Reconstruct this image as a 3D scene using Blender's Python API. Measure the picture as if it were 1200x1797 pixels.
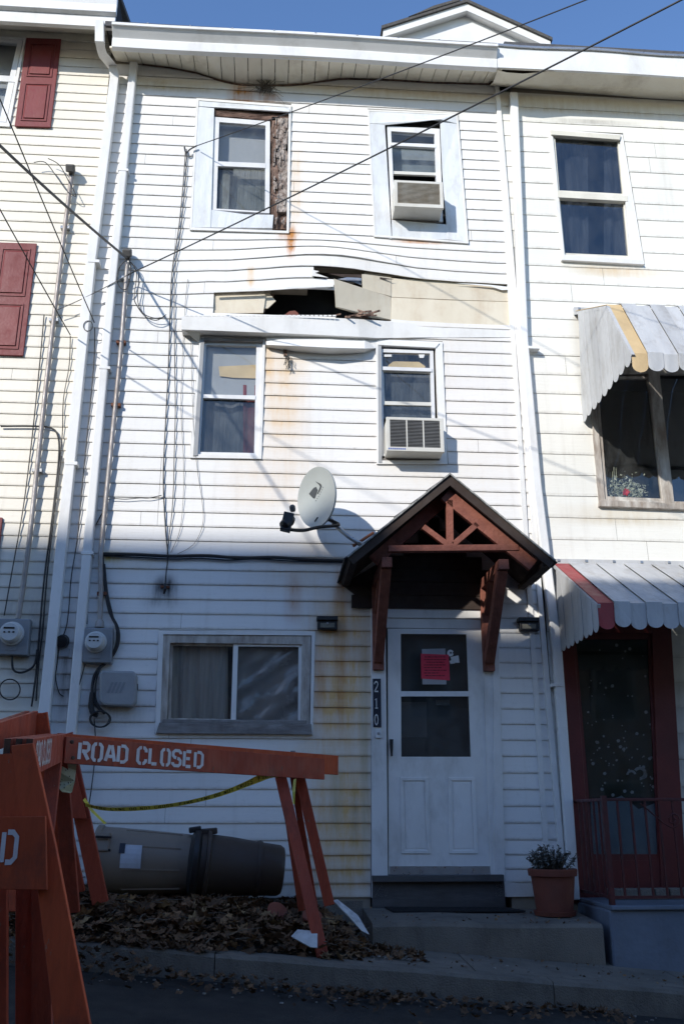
import bpy, bmesh, math, random
from mathutils import Vector, Matrix, noise
RND = random.Random(11)
for o in list(bpy.data.objects): bpy.data.objects.remove(o)
S = bpy.context.scene
COL = S.collection
# ---------------------------------------------------------------- camera
F_PX, PITCH, ROLL, YAW = 1650.0, 0.31577189, -0.00100736, 0.07272178
CAM = Vector((0, -8.6, 1.5))
Z0 = 1.5                                    # eye height above the datum
cp, sp, cy, sy, cr, sr = math.cos(PITCH), math.sin(PITCH), math.cos(YAW), math.sin(YAW), math.cos(ROLL), math.sin(ROLL)
fwd = Vector((sy*cp, cy*cp, sp)); r0 = Vector((cy, -sy, 0)); u0 = r0.cross(fwd)
right = cr*r0 + sr*u0; up = -sr*r0 + cr*u0
cam_d = bpy.data.cameras.new('camera'); cam = bpy.data.objects.new('camera', cam_d); COL.objects.link(cam)
m = Matrix((right, up, -fwd)).transposed().to_4x4(); m.translation = CAM; cam.matrix_world = m
cam_d.sensor_fit = 'VERTICAL'; cam_d.sensor_height = 36.0; cam_d.lens = F_PX/1797*36; cam_d.clip_end = 500; cam_d.clip_start = .05
S.camera = cam
# ---------------------------------------------------------------- light
SUN = Vector((0.80, 1.0, -0.63)).normalized()
elev = math.asin(-SUN.z); azim = math.atan2(-SUN.x, -SUN.y)
W = bpy.data.worlds.new('World'); S.world = W; W.use_nodes = True
nt = W.node_tree; bg = nt.nodes['Background']
sky = nt.nodes.new('ShaderNodeTexSky'); sky.sky_type = 'NISHITA'; sky.sun_disc = False
sky.sun_elevation = elev; sky.sun_rotation = azim; sky.altitude = 300; sky.air_density = 1.0; sky.dust_density = .2; sky.ozone_density = 3.0
hsv = nt.nodes.new('ShaderNodeHueSaturation'); hsv.inputs['Saturation'].default_value = 1.09; hsv.inputs['Hue'].default_value = .505; nt.links.new(sky.outputs[0], hsv.inputs['Color']); nt.links.new(hsv.outputs[0], bg.inputs[0]); bg.inputs[1].default_value = 0.15
sd = bpy.data.lights.new('sun', 'SUN'); sd.energy = 2.85; sd.angle = math.radians(.8); sd.color = (1, .955, .88)
so = bpy.data.objects.new('sun', sd); COL.objects.link(so); so.rotation_euler = SUN.to_track_quat('-Z', 'Y').to_euler(); so.location = (-10, -12, 14)
S.view_settings.view_transform = 'Standard'; S.view_settings.look = 'None'; S.view_settings.gamma = 1; S.view_settings.use_curve_mapping = False
S.view_settings.exposure = 0.70

# ---------------------------------------------------------------- helpers
def P(x, y, Y=0.0):
    """World point on the vertical plane y=Y seen at picture coordinates (x, y)."""
    a, b = x-600, y-898.5
    d = fwd + right*(a/F_PX) - up*(b/F_PX)
    return CAM + d*((Y-CAM.y)/d.y)
def PX(x, y, X):
    a, b = x-600, y-898.5
    d = fwd + right*(a/F_PX) - up*(b/F_PX)
    return CAM + d*((X-CAM.x)/d.x)
def lerp(a, b, t): return a + (b-a)*t
def V(*a): return Vector(a)
WL = {}
def link(o, parent, world):
    COL.objects.link(o); WL[o.name] = world
    if parent is not None:
        o.parent = parent; o.location = world - WL[parent.name]
    else: o.location = world
def thing(name, label, cat, loc, group=None):
    o = bpy.data.objects.new(name, None); o.empty_display_size = .1
    link(o, None, Vector(loc)); o['label'] = label; o['category'] = cat
    if group: o['group'] = group
    return o
def tag(o, label, cat, group=None):
    o['label'] = label; o['category'] = cat
    if group: o['group'] = group
    return o
class MB:
    def __init__(s): s.v = []; s.f = []; s.mi = []; s.m = 0
    def add(s, vs, fs):
        b = len(s.v); s.v += [Vector(v) for v in vs]
        for f in fs: s.f.append([b+i for i in f]); s.mi.append(s.m)
        return s
    def box(s, lo, hi):
        x0, y0, z0 = lo; x1, y1, z1 = hi
        return s.add([(x0,y0,z0),(x1,y0,z0),(x1,y1,z0),(x0,y1,z0),(x0,y0,z1),(x1,y0,z1),(x1,y1,z1),(x0,y1,z1)],
                     [(0,3,2,1),(4,5,6,7),(0,1,5,4),(1,2,6,5),(2,3,7,6),(3,0,4,7)])
    def prism(s, pts, ext):
        n = len(pts); pts = [Vector(p) for p in pts]; ext = Vector(ext)
        return s.add(pts+[p+ext for p in pts], [list(range(n)), list(range(2*n-1, n-1, -1))]+[(i, i+n, (i+1) % n+n, (i+1) % n) for i in range(n)])
    def slab(s, px, y0, y1):                      # outline on plane y0, thickness back to y1
        return s.prism([P(a, b, y0) for a, b in px], (0, y1-y0, 0))
    def ring(s, outer, inner, y0, y1):
        o = [P(a, b, y0) for a, b in outer]; i = [P(a, b, y0) for a, b in inner]; d = Vector((0, y1-y0, 0)); n = len(o)
        vs = o+i+[p+d for p in o]+[p+d for p in i]; fs = []
        for k in range(n):
            j = (k+1) % n
            fs += [(k, j, n+j, n+k), (2*n+k, 3*n+k, 3*n+j, 2*n+j), (k, 2*n+k, 2*n+j, j), (n+k, n+j, 3*n+j, 3*n+k)]
        return s.add(vs, fs)
    def bar(s, p, q, w, t, side=None):            # board from p to q, w along 'side', t across
        p = Vector(p); q = Vector(q); d = (q-p).normalized()
        side = Vector(side) if side is not None else Vector((0, 0, 1))
        a = (side-d*side.dot(d)).normalized(); b = d.cross(a)
        c = []
        for o in (p, q):
            for i, j in ((-1,-1),(1,-1),(1,1),(-1,1)): c.append(o+a*(i*w/2)+b*(j*t/2))
        return s.add(c, [(0,1,2,3),(7,6,5,4),(0,4,5,1),(1,5,6,2),(2,6,7,3),(3,7,4,0)])
    def tube(s, pts, r, n=6, caps=True):
        pts = [Vector(p) for p in pts]; k = len(pts); vs = []; fs = []
        rr = r if isinstance(r, (list, tuple)) else [r]*k
        ref = Vector((.13, .31, .94))
        for i, p in enumerate(pts):
            d = (pts[min(i+1, k-1)]-pts[max(i-1, 0)]).normalized()
            a = d.cross(ref)
            if a.length < .05: a = d.cross(Vector((1, 0, 0)))
            a.normalize(); b = d.cross(a)
            for j in range(n):
                t = 2*math.pi*j/n; vs.append(p+a*(rr[i]*math.cos(t))+b*(rr[i]*math.sin(t)))
        for i in range(k-1):
            for j in range(n): fs.append((i*n+j, i*n+(j+1) % n, (i+1)*n+(j+1) % n, (i+1)*n+j))
        if caps: fs += [list(range(n-1, -1, -1)), [(k-1)*n+j for j in range(n)]]
        return s.add(vs, fs)
    def lathe(s, prof, org, axis, n=28, ref=(0, 0, 1)):
        org = Vector(org); axis = Vector(axis).normalized(); a = Vector(ref) if abs(Vector(ref).normalized().dot(axis)) < .95 else Vector((1, 0, 0)); a = (a-axis*a.dot(axis)).normalized(); b = axis.cross(a)
        vs = []; fs = []; k = len(prof)
        for h, r in prof:
            for j in range(n):
                t = 2*math.pi*j/n; vs.append(org+axis*h+(a*math.cos(t)+b*math.sin(t))*r)
        for i in range(k-1):
            for j in range(n): fs.append((i*n+j, i*n+(j+1) % n, (i+1)*n+(j+1) % n, (i+1)*n+j))
        fs += [list(range(n-1, -1, -1)), [(k-1)*n+j for j in range(n)]]
        return s.add(vs, fs)
    def build(s, name, mat, parent=None, smooth=False, bevel=0, recalc=True, label=None, kind=None):
        lo = Vector([min(v[i] for v in s.v) for i in range(3)]); hi = Vector([max(v[i] for v in s.v) for i in range(3)])
        c = Vector(((lo.x+hi.x)/2, (lo.y+hi.y)/2, lo.z))
        me = bpy.data.meshes.new(name); me.from_pydata([v-c for v in s.v], [], s.f)
        for mm in (mat if isinstance(mat, list) else [mat]): me.materials.append(mm)
        me.polygons.foreach_set('material_index', s.mi)
        if recalc:
            bm = bmesh.new(); bm.from_mesh(me); bmesh.ops.recalc_face_normals(bm, faces=bm.faces); bm.to_mesh(me); bm.free()
        if smooth:
            me.polygons.foreach_set('use_smooth', [True]*len(me.polygons)); me.set_sharp_from_angle(angle=math.radians(38))
        o = bpy.data.objects.new(name, me); link(o, parent, c)
        if bevel:
            b = o.modifiers.new('edge', 'BEVEL'); b.width = bevel; b.segments = 2; b.limit_method = 'ANGLE'; b.angle_limit = math.radians(40)
        if label: o['label'] = label
        if kind: o['kind'] = kind
        me.update()
        return o
def slab(name, px, y0, y1, mat, parent, **k): return MB().slab(px, y0, y1).build(name, mat, parent, **k)
def smooth_pts(pts, n=6):
    pts = [Vector(p) for p in pts]; out = []
    for i in range(len(pts)-1):
        a, b, c, d = pts[max(i-1, 0)], pts[i], pts[i+1], pts[min(i+2, len(pts)-1)]
        for k in range(n):
            t = k/n
            out.append(.5*((2*b)+(c-a)*t+(2*a-5*b+4*c-d)*t*t+(3*b-a-3*c+d)*t**3))
    return out+[pts[-1]]

# ---------------------------------------------------------------- materials
class NT:
    def __init__(s, name):
        s.mat = bpy.data.materials.new(name); s.mat.use_nodes = True; s.n = s.mat.node_tree.nodes; s.l = s.mat.node_tree.links
        s.b = s.n['Principled BSDF']; s.out = s.n['Material Output']
        s.geo = s.n.new('ShaderNodeNewGeometry')
    def put(s, inp, v):
        if hasattr(v, 'is_output'): s.l.new(v, inp)
        elif isinstance(v, (tuple, list)) and len(v) == 3 and inp.type == 'RGBA': inp.default_value = (*v, 1)
        else: inp.default_value = v
    def math(s, op, a, b=0.0, clamp=False):
        n = s.n.new('ShaderNodeMath'); n.operation = op; n.use_clamp = clamp; s.put(n.inputs[0], a); s.put(n.inputs[1], b); return n.outputs[0]
    def noise(s, scale, detail=4, stretch=(1, 1, 1), rough=.55, vec=None, lo=.3, hi=.7):
        mp = s.n.new('ShaderNodeMapping'); s.l.new(vec or s.geo.outputs['Position'], mp.inputs[0]); mp.inputs['Scale'].default_value = stretch
        n = s.n.new('ShaderNodeTexNoise'); n.inputs['Scale'].default_value = scale; n.inputs['Detail'].default_value = detail; n.inputs['Roughness'].default_value = rough
        s.l.new(mp.outputs[0], n.inputs['Vector'])
        return s.mr(n.outputs[0], lo, hi, 0, 1)
    def mr(s, v, a, b, c, d, smooth=False):
        n = s.n.new('ShaderNodeMapRange'); n.interpolation_type = 'SMOOTHSTEP' if smooth else 'LINEAR'
        s.put(n.inputs[0], v)
        for i, x in enumerate((a, b, c, d)): n.inputs[1+i].default_value = x
        return n.outputs[0]
    def mix(s, f, a, b, mode='MIX'):
        n = s.n.new('ShaderNodeMix'); n.data_type = 'RGBA'; n.blend_type = mode
        s.put(n.inputs[0], f); s.put(n.inputs[6], a); s.put(n.inputs[7], b); return n.outputs[2]
    def sep(s):
        n = s.n.new('ShaderNodeSeparateXYZ'); s.l.new(s.geo.outputs['Position'], n.inputs[0]); return n.outputs
    def bump(s, h, strength=.3, dist=.01):
        n = s.n.new('ShaderNodeBump'); n.inputs['Strength'].default_value = strength; n.inputs['Distance'].default_value = dist
        s.put(n.inputs['Height'], h); s.l.new(n.outputs[0], s.b.inputs['Normal'])
    def rnd(s):
        return s.n.new('ShaderNodeObjectInfo').outputs['Random']
    def fin(s, col, rough=.6, metal=0, spec=.5):
        s.put(s.b.inputs['Base Color'], col); s.put(s.b.inputs['Roughness'], rough); s.put(s.b.inputs['Metallic'], metal); s.b.inputs['Specular IOR Level'].default_value = spec
        return s.mat
def surf(name, col, col2=None, scale=6, rough=.6, stretch=(1, 1, 1), bump=.15, bscale=40, dirt=.25, dirtcol=(.08, .07, .06), metal=0, spec=.4, dscale=3, vary=.06, bdist=.004):
    t = NT(name)
    c = t.mix(t.noise(scale, 5, stretch), col, col2 or tuple(x*.82 for x in col))
    if dirt: c = t.mix(t.math('MULTIPLY', t.noise(dscale, 8, (1, 1, .45), .7, lo=.5, hi=.8), dirt), c, dirtcol)
    if vary: c = t.mix(1.0, c, t.mr(t.rnd(), 0, 1, 1-vary, 1+vary*.4), 'MULTIPLY')
    if bump: t.bump(t.noise(bscale, 4, stretch), bump, bdist)
    return t.fin(c, t.mr(t.noise(scale*2, 3), 0, 1, max(rough-.12, 0), min(rough+.12, 1)), metal, spec)
def worn_paint(name, col, col2, chip, amount):
    t = NT(name)
    c = t.mix(t.noise(4, 6, (1, 1, .4), .65), col, col2)
    c = t.mix(t.math('MULTIPLY', t.noise(60, 6, (.5, .5, .06), .7, lo=.45, hi=.75), .45), c, tuple(x*.45 for x in col))
    c = t.mix(t.math('MULTIPLY', t.noise(3, 8, (1, 1, .7), .72, lo=.52, hi=.74), .75), c, (.085, .04, .03))
    ch = t.noise(17, 9, (1, 1, .45), .78, lo=amount, hi=amount+.035)
    c = t.mix(ch, c, chip)
    c = t.mix(1.0, c, t.mr(t.rnd(), 0, 1, .78, 1.05), 'MULTIPLY')
    t.bump(t.math('SUBTRACT', t.noise(45, 5, (.4, .4, .08)), ch), .55, .006)
    return t.fin(c, t.mr(t.noise(9, 4), 0, 1, .5, .85), 0, .35)
def siding_mat(name, col, stains, dirt=.18, vary=.05, streak=.25):
    """stains: (x, z, half width, half height, strength, colour)"""
    t = NT(name); X, Y, Z = t.sep()
    wob = t.noise(1.2, 3, lo=.2, hi=.8)
    c = t.mix(t.noise(.9, 4), col, tuple(x*.93 for x in col))
    c = t.mix(1.0, c, t.mr(t.rnd(), 0, 1, 1-vary, 1.0), 'MULTIPLY')
    c = t.mix(t.math('MULTIPLY', t.noise(9, 5, (1, 1, .06), .6, lo=.55, hi=.8), streak), c, (.42, .38, .32))
    c = t.mix(t.math('MULTIPLY', t.noise(30, 6, (.6, 1, 1), .7, lo=.56, hi=.8), dirt), c, (.3, .27, .23))
    drip = t.math('MULTIPLY', t.noise(26, 7, (1, 1, .05), .7, lo=.36, hi=.60), t.noise(7, 6, (1, 1, .35), .7, lo=.30, hi=.58)); blot = t.math('MULTIPLY', t.noise(18, 7, (1, 1, .12), .7, lo=.30, hi=.62), t.noise(3.2, 6, (1, 1, .8), .7, lo=.25, hi=.62))
    gen = t.n.new('ShaderNodeSeparateXYZ'); tcg = t.n.new('ShaderNodeTexCoord'); t.l.new(tcg.outputs['Generated'], gen.inputs[0])
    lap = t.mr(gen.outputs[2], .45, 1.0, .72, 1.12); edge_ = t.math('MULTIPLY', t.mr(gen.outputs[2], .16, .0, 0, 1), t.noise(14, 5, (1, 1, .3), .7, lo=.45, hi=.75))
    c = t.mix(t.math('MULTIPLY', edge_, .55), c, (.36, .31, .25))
    for x, z, hw, hh, st, sc in stains:
        mx = t.mr(t.math('ABSOLUTE', t.math('SUBTRACT', X, x)), hw*.1, hw*1.35, 1, 0, True)
        mz = t.mr(t.math('ABSOLUTE', t.math('SUBTRACT', Z, z)), hh*.35, hh*1.25, 1, 0, True)
        mk = t.math('MULTIPLY', t.math('MULTIPLY', mx, mz), t.math('MULTIPLY', t.math('MULTIPLY', t.mr(drip if hw < .2 else blot, 0, 1, .45, 1.15), lap), min(st*1.3, 1.3)), True)
        c = t.mix(mk, c, sc)
    t.bump(t.math('ADD', t.noise(55, 3, (.07, 1, 1)), t.math('MULTIPLY', t.noise(1.6, 2), 2.5)), .12, .006)
    return t.fin(c, .42, 0, .35)
def glass(name, tint=(.94, .94, .93), refl=1.55, wav=.02, dust=0.06, dcol=(.5, .52, .52)):
    t = NT(name); n = t.n
    tr = n.new('ShaderNodeBsdfTransparent'); tr.inputs[0].default_value = (*tint, 1)
    gl = n.new('ShaderNodeBsdfGlossy'); gl.inputs['Roughness'].default_value = .02
    bp = n.new('ShaderNodeBump'); bp.inputs['Strength'].default_value = .25; bp.inputs['Distance'].default_value = wav; t.l.new(t.noise(1.6, 1), bp.inputs['Height'])
    t.l.new(bp.outputs[0], gl.inputs['Normal'])
    dt = n.new('ShaderNodeVectorMath'); dt.operation = 'DOT_PRODUCT'; t.l.new(t.geo.outputs['Incoming'], dt.inputs[0]); t.l.new(t.geo.outputs['Normal'], dt.inputs[1])
    f0 = ((refl-1)/(refl+1))**2; fr_ = t.math('ADD', t.math('MULTIPLY', t.math('POWER', t.math('SUBTRACT', 1.0, t.math('ABSOLUTE', dt.outputs['Value'])), 5.0), 1-f0), f0)
    mx = n.new('ShaderNodeMixShader'); t.l.new(fr_, mx.inputs[0]); t.l.new(tr.outputs[0], mx.inputs[1]); t.l.new(gl.outputs[0], mx.inputs[2])
    df = n.new('ShaderNodeBsdfDiffuse'); df.inputs[0].default_value = (*dcol, 1)
    m2 = n.new('ShaderNodeMixShader'); t.l.new(t.math('MULTIPLY', t.noise(5, 6, (1, 1, .5), .7, lo=.35, hi=.8), dust), m2.inputs[0])
    t.l.new(mx.outputs[0], m2.inputs[1]); t.l.new(df.outputs[0], m2.inputs[2]); t.l.new(m2.outputs[0], t.out.inputs[0])
    return t.mat
RUST = (.45, .18, .035); YEL = (.66, .42, .17); GRIME = (.10, .085, .07); SOOT = (.035, .035, .04); TAN = (.50, .40, .25)
def st(x, y, w, h, s, c):                       # a stain located by where it shows on the wall plane
    a = P(x, y); b = P(x+w, y); d = P(x, y+h); return (a.x, a.z, abs(b.x-a.x), abs(d.z-a.z), s, c)
M = {}
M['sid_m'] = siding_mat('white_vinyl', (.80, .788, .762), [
    st(510, 425, 9, 32, 1.0, RUST), st(505, 412, 22, 14, .6, RUST), st(440, 488, 8, 22, .8, YEL), st(426, 165, 26, 24, 1.0, RUST), st(470, 172, 22, 10, .7, RUST),
    st(300, 152, 100, 12, .75, TAN), st(700, 166, 230, 12, .6, TAN), st(520, 330, 14, 90, .4, YEL), st(500, 700, 45, 110, .55, YEL), st(480, 850, 100, 60, .25, YEL), st(470, 640, 12, 40, .6, YEL), st(540, 1000, 110, 50, .3, YEL),
    st(516, 1050, 17, 48, .55, RUST), st(597, 1050, 13, 65, .6, RUST), st(600, 1180, 70, 160, 1.0, YEL), st(597, 1160, 12, 130, .6, RUST), st(560, 1200, 16, 65, .5, RUST),
    st(600, 1450, 72, 160, .95, YEL), st(622, 1440, 9, 60, .4, (.25, .17, .08)), st(590, 1400, 12, 60, .8, TAN), st(640, 1330, 10, 240, .75, TAN), st(520, 1330, 60, 30, .35, YEL),
    st(290, 1030, 20, 22, 1.0, SOOT), st(288, 1045, 38, 26, .45, SOOT), st(195, 978, 22, 12, .8, (.55, .40, .05)), st(230, 985, 60, 20, .45, TAN), st(118, 1180, 22, 90, .6, GRIME),
    st(205, 1250, 60, 25, .5, GRIME), st(735, 425, 50, 5, .8, RUST), st(400, 1560, 250, 40, .35, GRIME), st(780, 700, 200, 300, .10, YEL)])
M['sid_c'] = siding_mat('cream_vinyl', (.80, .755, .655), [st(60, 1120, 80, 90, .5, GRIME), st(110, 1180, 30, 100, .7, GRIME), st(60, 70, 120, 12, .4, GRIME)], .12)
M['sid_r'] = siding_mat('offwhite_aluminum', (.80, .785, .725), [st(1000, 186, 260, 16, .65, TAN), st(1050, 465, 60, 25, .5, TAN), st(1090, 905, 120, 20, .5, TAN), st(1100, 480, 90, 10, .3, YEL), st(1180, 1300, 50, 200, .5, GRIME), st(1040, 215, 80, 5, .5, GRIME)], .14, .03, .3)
M['white'] = surf('white_trim_paint', (.80, .79, .765), (.74, .73, .70), 5, .42, dirt=.35, dirtcol=(.3, .27, .22), bump=.08)
M['capping'] = surf('white_metal_capping', (.73, .755, .78), (.66, .69, .72), 5, .4, (1, 1, .3), dirt=.6, dirtcol=(.38, .33, .27), bump=.5, bscale=5, dscale=6, bdist=.016)
M['vinylwin'] = surf('white_window_vinyl', (.80, .80, .80), None, 5, .35, dirt=.3, dirtcol=(.3, .28, .25), bump=.03)
M['gutter'] = surf('white_gutter_metal', (.79, .79, .78), (.73, .73, .72), 2.5, .38, dirt=.4, dirtcol=(.35, .31, .26), bump=.2, bscale=3, bdist=.01)
M['soffit'] = surf('cream_soffit', (.83, .78, .66), (.76, .70, .57), 4, .6, dirt=.55, dirtcol=(.28, .2, .12), bump=.1)
M['creamtrim'] = surf('cream_trim', (.74, .71, .62), None, 4, .55, dirt=.4, dirtcol=(.25, .2, .14))
M['oldwood'] = surf('weathered_white_wood', (.64, .61, .56), (.30, .25, .21), 14, .8, (1, 1, .25), .6, 60, dirt=.7, dirtcol=(.12, .09, .07), dscale=8)
M['greywood'] = surf('weathered_grey_wood', (.30, .29, .28), (.16, .14, .13), 16, .85, (.25, 1, 1), .6, 60, dirt=.6, dirtcol=(.06, .05, .045), dscale=8)
M['rot'] = surf('rotten_wood', (.30, .20, .155), (.05, .026, .018), 13, .95, (1, 1, .35), 1.0, 22, dirt=.85, dirtcol=(.035, .02, .015), dscale=9, bdist=.03)
M['rot_h'] = surf('rotten_header_wood', (.24, .15, .115), (.04, .02, .015), 13, .95, (.3, 1, 1), 1.0, 22, dirt=.85, dirtcol=(.03, .018, .014), dscale=9, bdist=.03)
M['rotpale'] = surf('rotten_pale_wood', (.55, .49, .44), (.17, .12, .10), 22, .95, (1, 1, .5), 1.0, 30, dirt=.8, dirtcol=(.09, .045, .03), dscale=14, bdist=.03)
M['panel'] = surf('cream_sheathing', (.70, .64, .52), (.60, .53, .41), 3, .75, (1, 1, .5), .3, 25, dirt=.5, dirtcol=(.42, .28, .16), dscale=4)
M['sheath'] = surf('sheathing_board', (.32, .28, .22), None, 4, .9)
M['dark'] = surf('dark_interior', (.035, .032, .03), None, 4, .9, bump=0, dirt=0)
M['room'] = surf('dim_room', (.10, .10, .105), (.07, .07, .075), 2, .9, bump=0, dirt=0)
M['curtain'] = surf('grey_curtain', (.40, .385, .36), (.29, .28, .26), 10, .9, (3, 1, .12), .5, 14, dirt=.2, bdist=.03)
M['blind'] = surf('pale_blind', (.40, .43, .46), (.33, .36, .40), 2, .8, bump=.1, dirt=.2)
M['dimcurtain'] = surf('dim_grey_curtain', (.20, .205, .22), (.13, .13, .14), 10, .9, (3, 1, .12), .5, 14, dirt=.2, bdist=.03)
M['yellow'] = surf('yellow_cloth', (.68, .53, .30), None, 6, .8)
M['redcloth'] = surf('red_curtain', (.26, .045, .04), None, 8, .85, (3, 1, .2))
M['shutter'] = surf('maroon_shutter', (.19, .030, .030), (.165, .026, .026), 5, .5, dirt=.15, dirtcol=(.3, .2, .18))
M['black'] = surf('black_plastic', (.02, .02, .022), None, 8, .45, dirt=.2, dirtcol=(.1, .09, .08))
M['cable'] = surf('black_cable', (.03, .03, .032), None, 8, .55, bump=0, dirt=0)
M['cablegrey'] = surf('grey_cable', (.13, .125, .12), None, 8, .6, bump=0, dirt=0)
M['conduit'] = surf('grey_conduit', (.36, .34, .33), (.28, .25, .23), 8, .5, dirt=.4, dirtcol=(.2, .11, .05), metal=.3)
M['rustmetal'] = surf('rusty_clamp', (.17, .06, .03), None, 18, .8)
M['meterbox'] = surf('grey_meter_box', (.27, .29, .31), None, 4, .45, dirt=.4, metal=.2)
M['meterface'] = surf('meter_face', (.62, .64, .64), None, 4, .4, dirt=0, bump=0)
M['teleco'] = surf('grey_utility_plastic', (.36, .37, .38), None, 4, .5, dirt=.25)
M['galv'] = surf('galvanised_steel', (.46, .47, .48), None, 9, .35, metal=.7, dirt=.3)
M['dish'] = surf('dish_grey', (.43, .455, .435), (.38, .40, .385), 3, .4, dirt=.3, dirtcol=(.25, .24, .21), bump=.05)
M['dishmark'] = surf('dark_logo_print', (.06, .065, .07), None, 4, .5, dirt=0, bump=0)
M['timber'] = surf('red_stained_timber', (.27, .098, .066), (.18, .06, .042), 12, .8, (1, .3, 1), .7, 40, dirt=.65, dirtcol=(.07, .03, .02))
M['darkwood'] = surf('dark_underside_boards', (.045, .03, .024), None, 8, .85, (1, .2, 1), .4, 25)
M['shingle'] = surf('black_shingle', (.055, .052, .05), (.11, .105, .10), 40, .95, bump=.5, bscale=120)
M['shinglepale'] = surf('weathered_shingle_edge', (.42, .42, .40), (.12, .12, .115), 30, .9, bump=.5, bscale=80)
M['awn_w'] = surf('white_awning_metal', (.53, .535, .535), (.43, .435, .44), 6, .5, (1, .5, .25), .45, 5, dirt=.75, dirtcol=(.27, .24, .20), dscale=7, bdist=.014, vary=.1)
M['awn_y'] = surf('yellow_awning_metal', (.70, .51, .27), None, 3, .45, dirt=.25)
M['awn_r'] = surf('red_awning_metal', (.38, .055, .058), (.30, .045, .048), 6, .5, (1, .5, .25), .4, 5, dirt=.6, dirtcol=(.2, .1, .09))
M['awn_dark'] = surf('awning_frame', (.05, .05, .05), None, 3, .6)
M['maroon'] = surf('maroon_door_paint', (.14, .022, .02), (.10, .018, .016), 4, .5, dirt=.4, dirtcol=(.03, .015, .012))
M['iron'] = surf('red_painted_iron', (.11, .022, .022), (.06, .02, .02), 12, .5, dirt=.4)
M['porch'] = surf('blue_grey_masonry_paint', (.17, .20, .25), (.13, .155, .20), 2, .8, dirt=.4, bump=.35, bscale=14, bdist=.01)
M['concrete'] = surf('concrete', (.215, .19, .16), (.145, .13, .11), 2.2, .92, dirt=.6, dirtcol=(.045, .038, .03), bump=.7, bscale=95, dscale=5, bdist=.006)
M['kerb'] = surf('kerb_concrete', (.19, .17, .145), (.13, .117, .10), 3, .92, dirt=.65, dirtcol=(.04, .034, .028), bump=.7, bscale=90, dscale=7, bdist=.006)
M['asphalt'] = surf('asphalt', (.026, .025, .025), (.018, .0175, .0175), 3, .9, dirt=.35, dirtcol=(.06, .056, .05), bump=.9, bscale=120, dscale=1.6, vary=0)
M['soil'] = surf('dark_soil', (.055, .042, .03), (.025, .02, .015), 12, 1, bump=1, bscale=30, bdist=.03)
M['doorwhite'] = surf('white_door_paint', (.80, .785, .76), (.72, .705, .68), 4, .42, dirt=.6, dirtcol=(.3, .27, .22), bump=.05)
M['doorinner'] = surf('inner_door', (.16, .17, .18), None, 3, .5, bump=0, dirt=0)
M['steel'] = surf('aluminium_trim', (.55, .56, .57), None, 9, .35, metal=.8)
M['sill'] = surf('grey_step_wood', (.10, .095, .095), (.06, .056, .055), 9, .85, (.2, 1, 1), .5, 40, dirt=.5)
M['mat'] = surf('black_rubber_mat', (.015, .015, .016), None, 20, .8, bump=.6, bscale=120)
M['pink'] = surf('pink_paper', (.70, .055, .095), None, 5, .8, bump=0, dirt=0)
M['paper'] = surf('grey_paper', (.42, .42, .44), None, 5, .8, bump=0, dirt=.1)
M['ink'] = surf('dark_print', (.10, .012, .02), None, 5, .8, bump=0, dirt=0)
M['blackink'] = surf('black_print', (.02, .02, .02), None, 5, .7, bump=0, dirt=0)
M['sticker'] = surf('white_sticker', (.75, .75, .74), None, 5, .6, bump=0, dirt=.1)
M['numwhite'] = surf('white_numeral', (.75, .75, .73), None, 5, .5, bump=0, dirt=.15)
M['plaque'] = surf('navy_plaque', (.018, .02, .035), None, 5, .45, bump=0)
M['acwhite'] = surf('ac_cream_plastic', (.68, .67, .62), (.60, .58, .52), 4, .5, dirt=.4, dirtcol=(.28, .22, .13), bump=.04)
M['acgrille'] = surf('ac_louver', (.50, .47, .41), (.36, .31, .24), 9, .5, dirt=.6, dirtcol=(.22, .13, .06))
M['acgrey'] = surf('ac_grey_louver', (.20, .20, .195), None, 9, .5, dirt=.5)
M['blueprint'] = surf('blue_print', (.06, .12, .40), None, 5, .5, bump=0, dirt=0)
M['orange'] = worn_paint('orange_barricade_paint', (.60, .105, .032), (.46, .075, .028), (.30, .18, .12), .625)
M['orangedark'] = worn_paint('worn_red_barricade_paint', (.48, .088, .042), (.34, .062, .034), (.25, .15, .10), .61)
M['endgrain'] = surf('raw_plank_end', (.12, .075, .05), (.05, .034, .026), 20, .9, bump=.6, bscale=70)
M['letter'] = surf('white_stencil_paint', (.72, .69, .70), (.62, .58, .58), 12, .7, bump=0, dirt=.5, dirtcol=(.45, .2, .15), dscale=14)
M['tape'] = surf('yellow_plastic_tape', (.80, .77, .14), (.72, .69, .11), 5, .4, bump=0, dirt=.2)
M['canbeige'] = surf('taupe_trash_can', (.235, .195, .155), (.195, .162, .13), 3, .5, (.3, 1, 1), dirt=.4, bump=.1)
M['candark'] = surf('dark_brown_trash_can', (.07, .052, .042), None, 3, .5, (.3, 1, 1), dirt=.3, bump=.1)
M['label'] = surf('pale_label', (.50, .54, .60), (.42, .46, .52), 8, .5, bump=0, dirt=.3)
M['terracotta'] = surf('terracotta', (.22, .062, .038), (.17, .05, .032), 5, .75, dirt=.4)
M['twig'] = surf('dry_twig', (.15, .12, .09), (.08, .065, .05), 20, .9, bump=0)
M['frost'] = surf('frosted_leaf', (.22, .26, .15), (.62, .66, .58), 30, .8, bump=0, dirt=0)
M['redflower'] = surf('red_flower', (.55, .02, .03), None, 20, .7, bump=0, dirt=0)
M['glitter'] = surf('snow_decal', (.72, .74, .78), None, 20, .7, bump=0, dirt=0)
M['film'] = surf('pale_blue_window_film', (.42, .50, .58), (.34, .42, .50), 5, .5, bump=0, dirt=.2)
M['green'] = surf('dark_green_film', (.030, .045, .025), None, 5, .5, bump=0, dirt=0)
M['redbrick'] = surf('opposite_wall', (.24, .17, .14), (.19, .13, .11), 4, .9)
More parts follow.
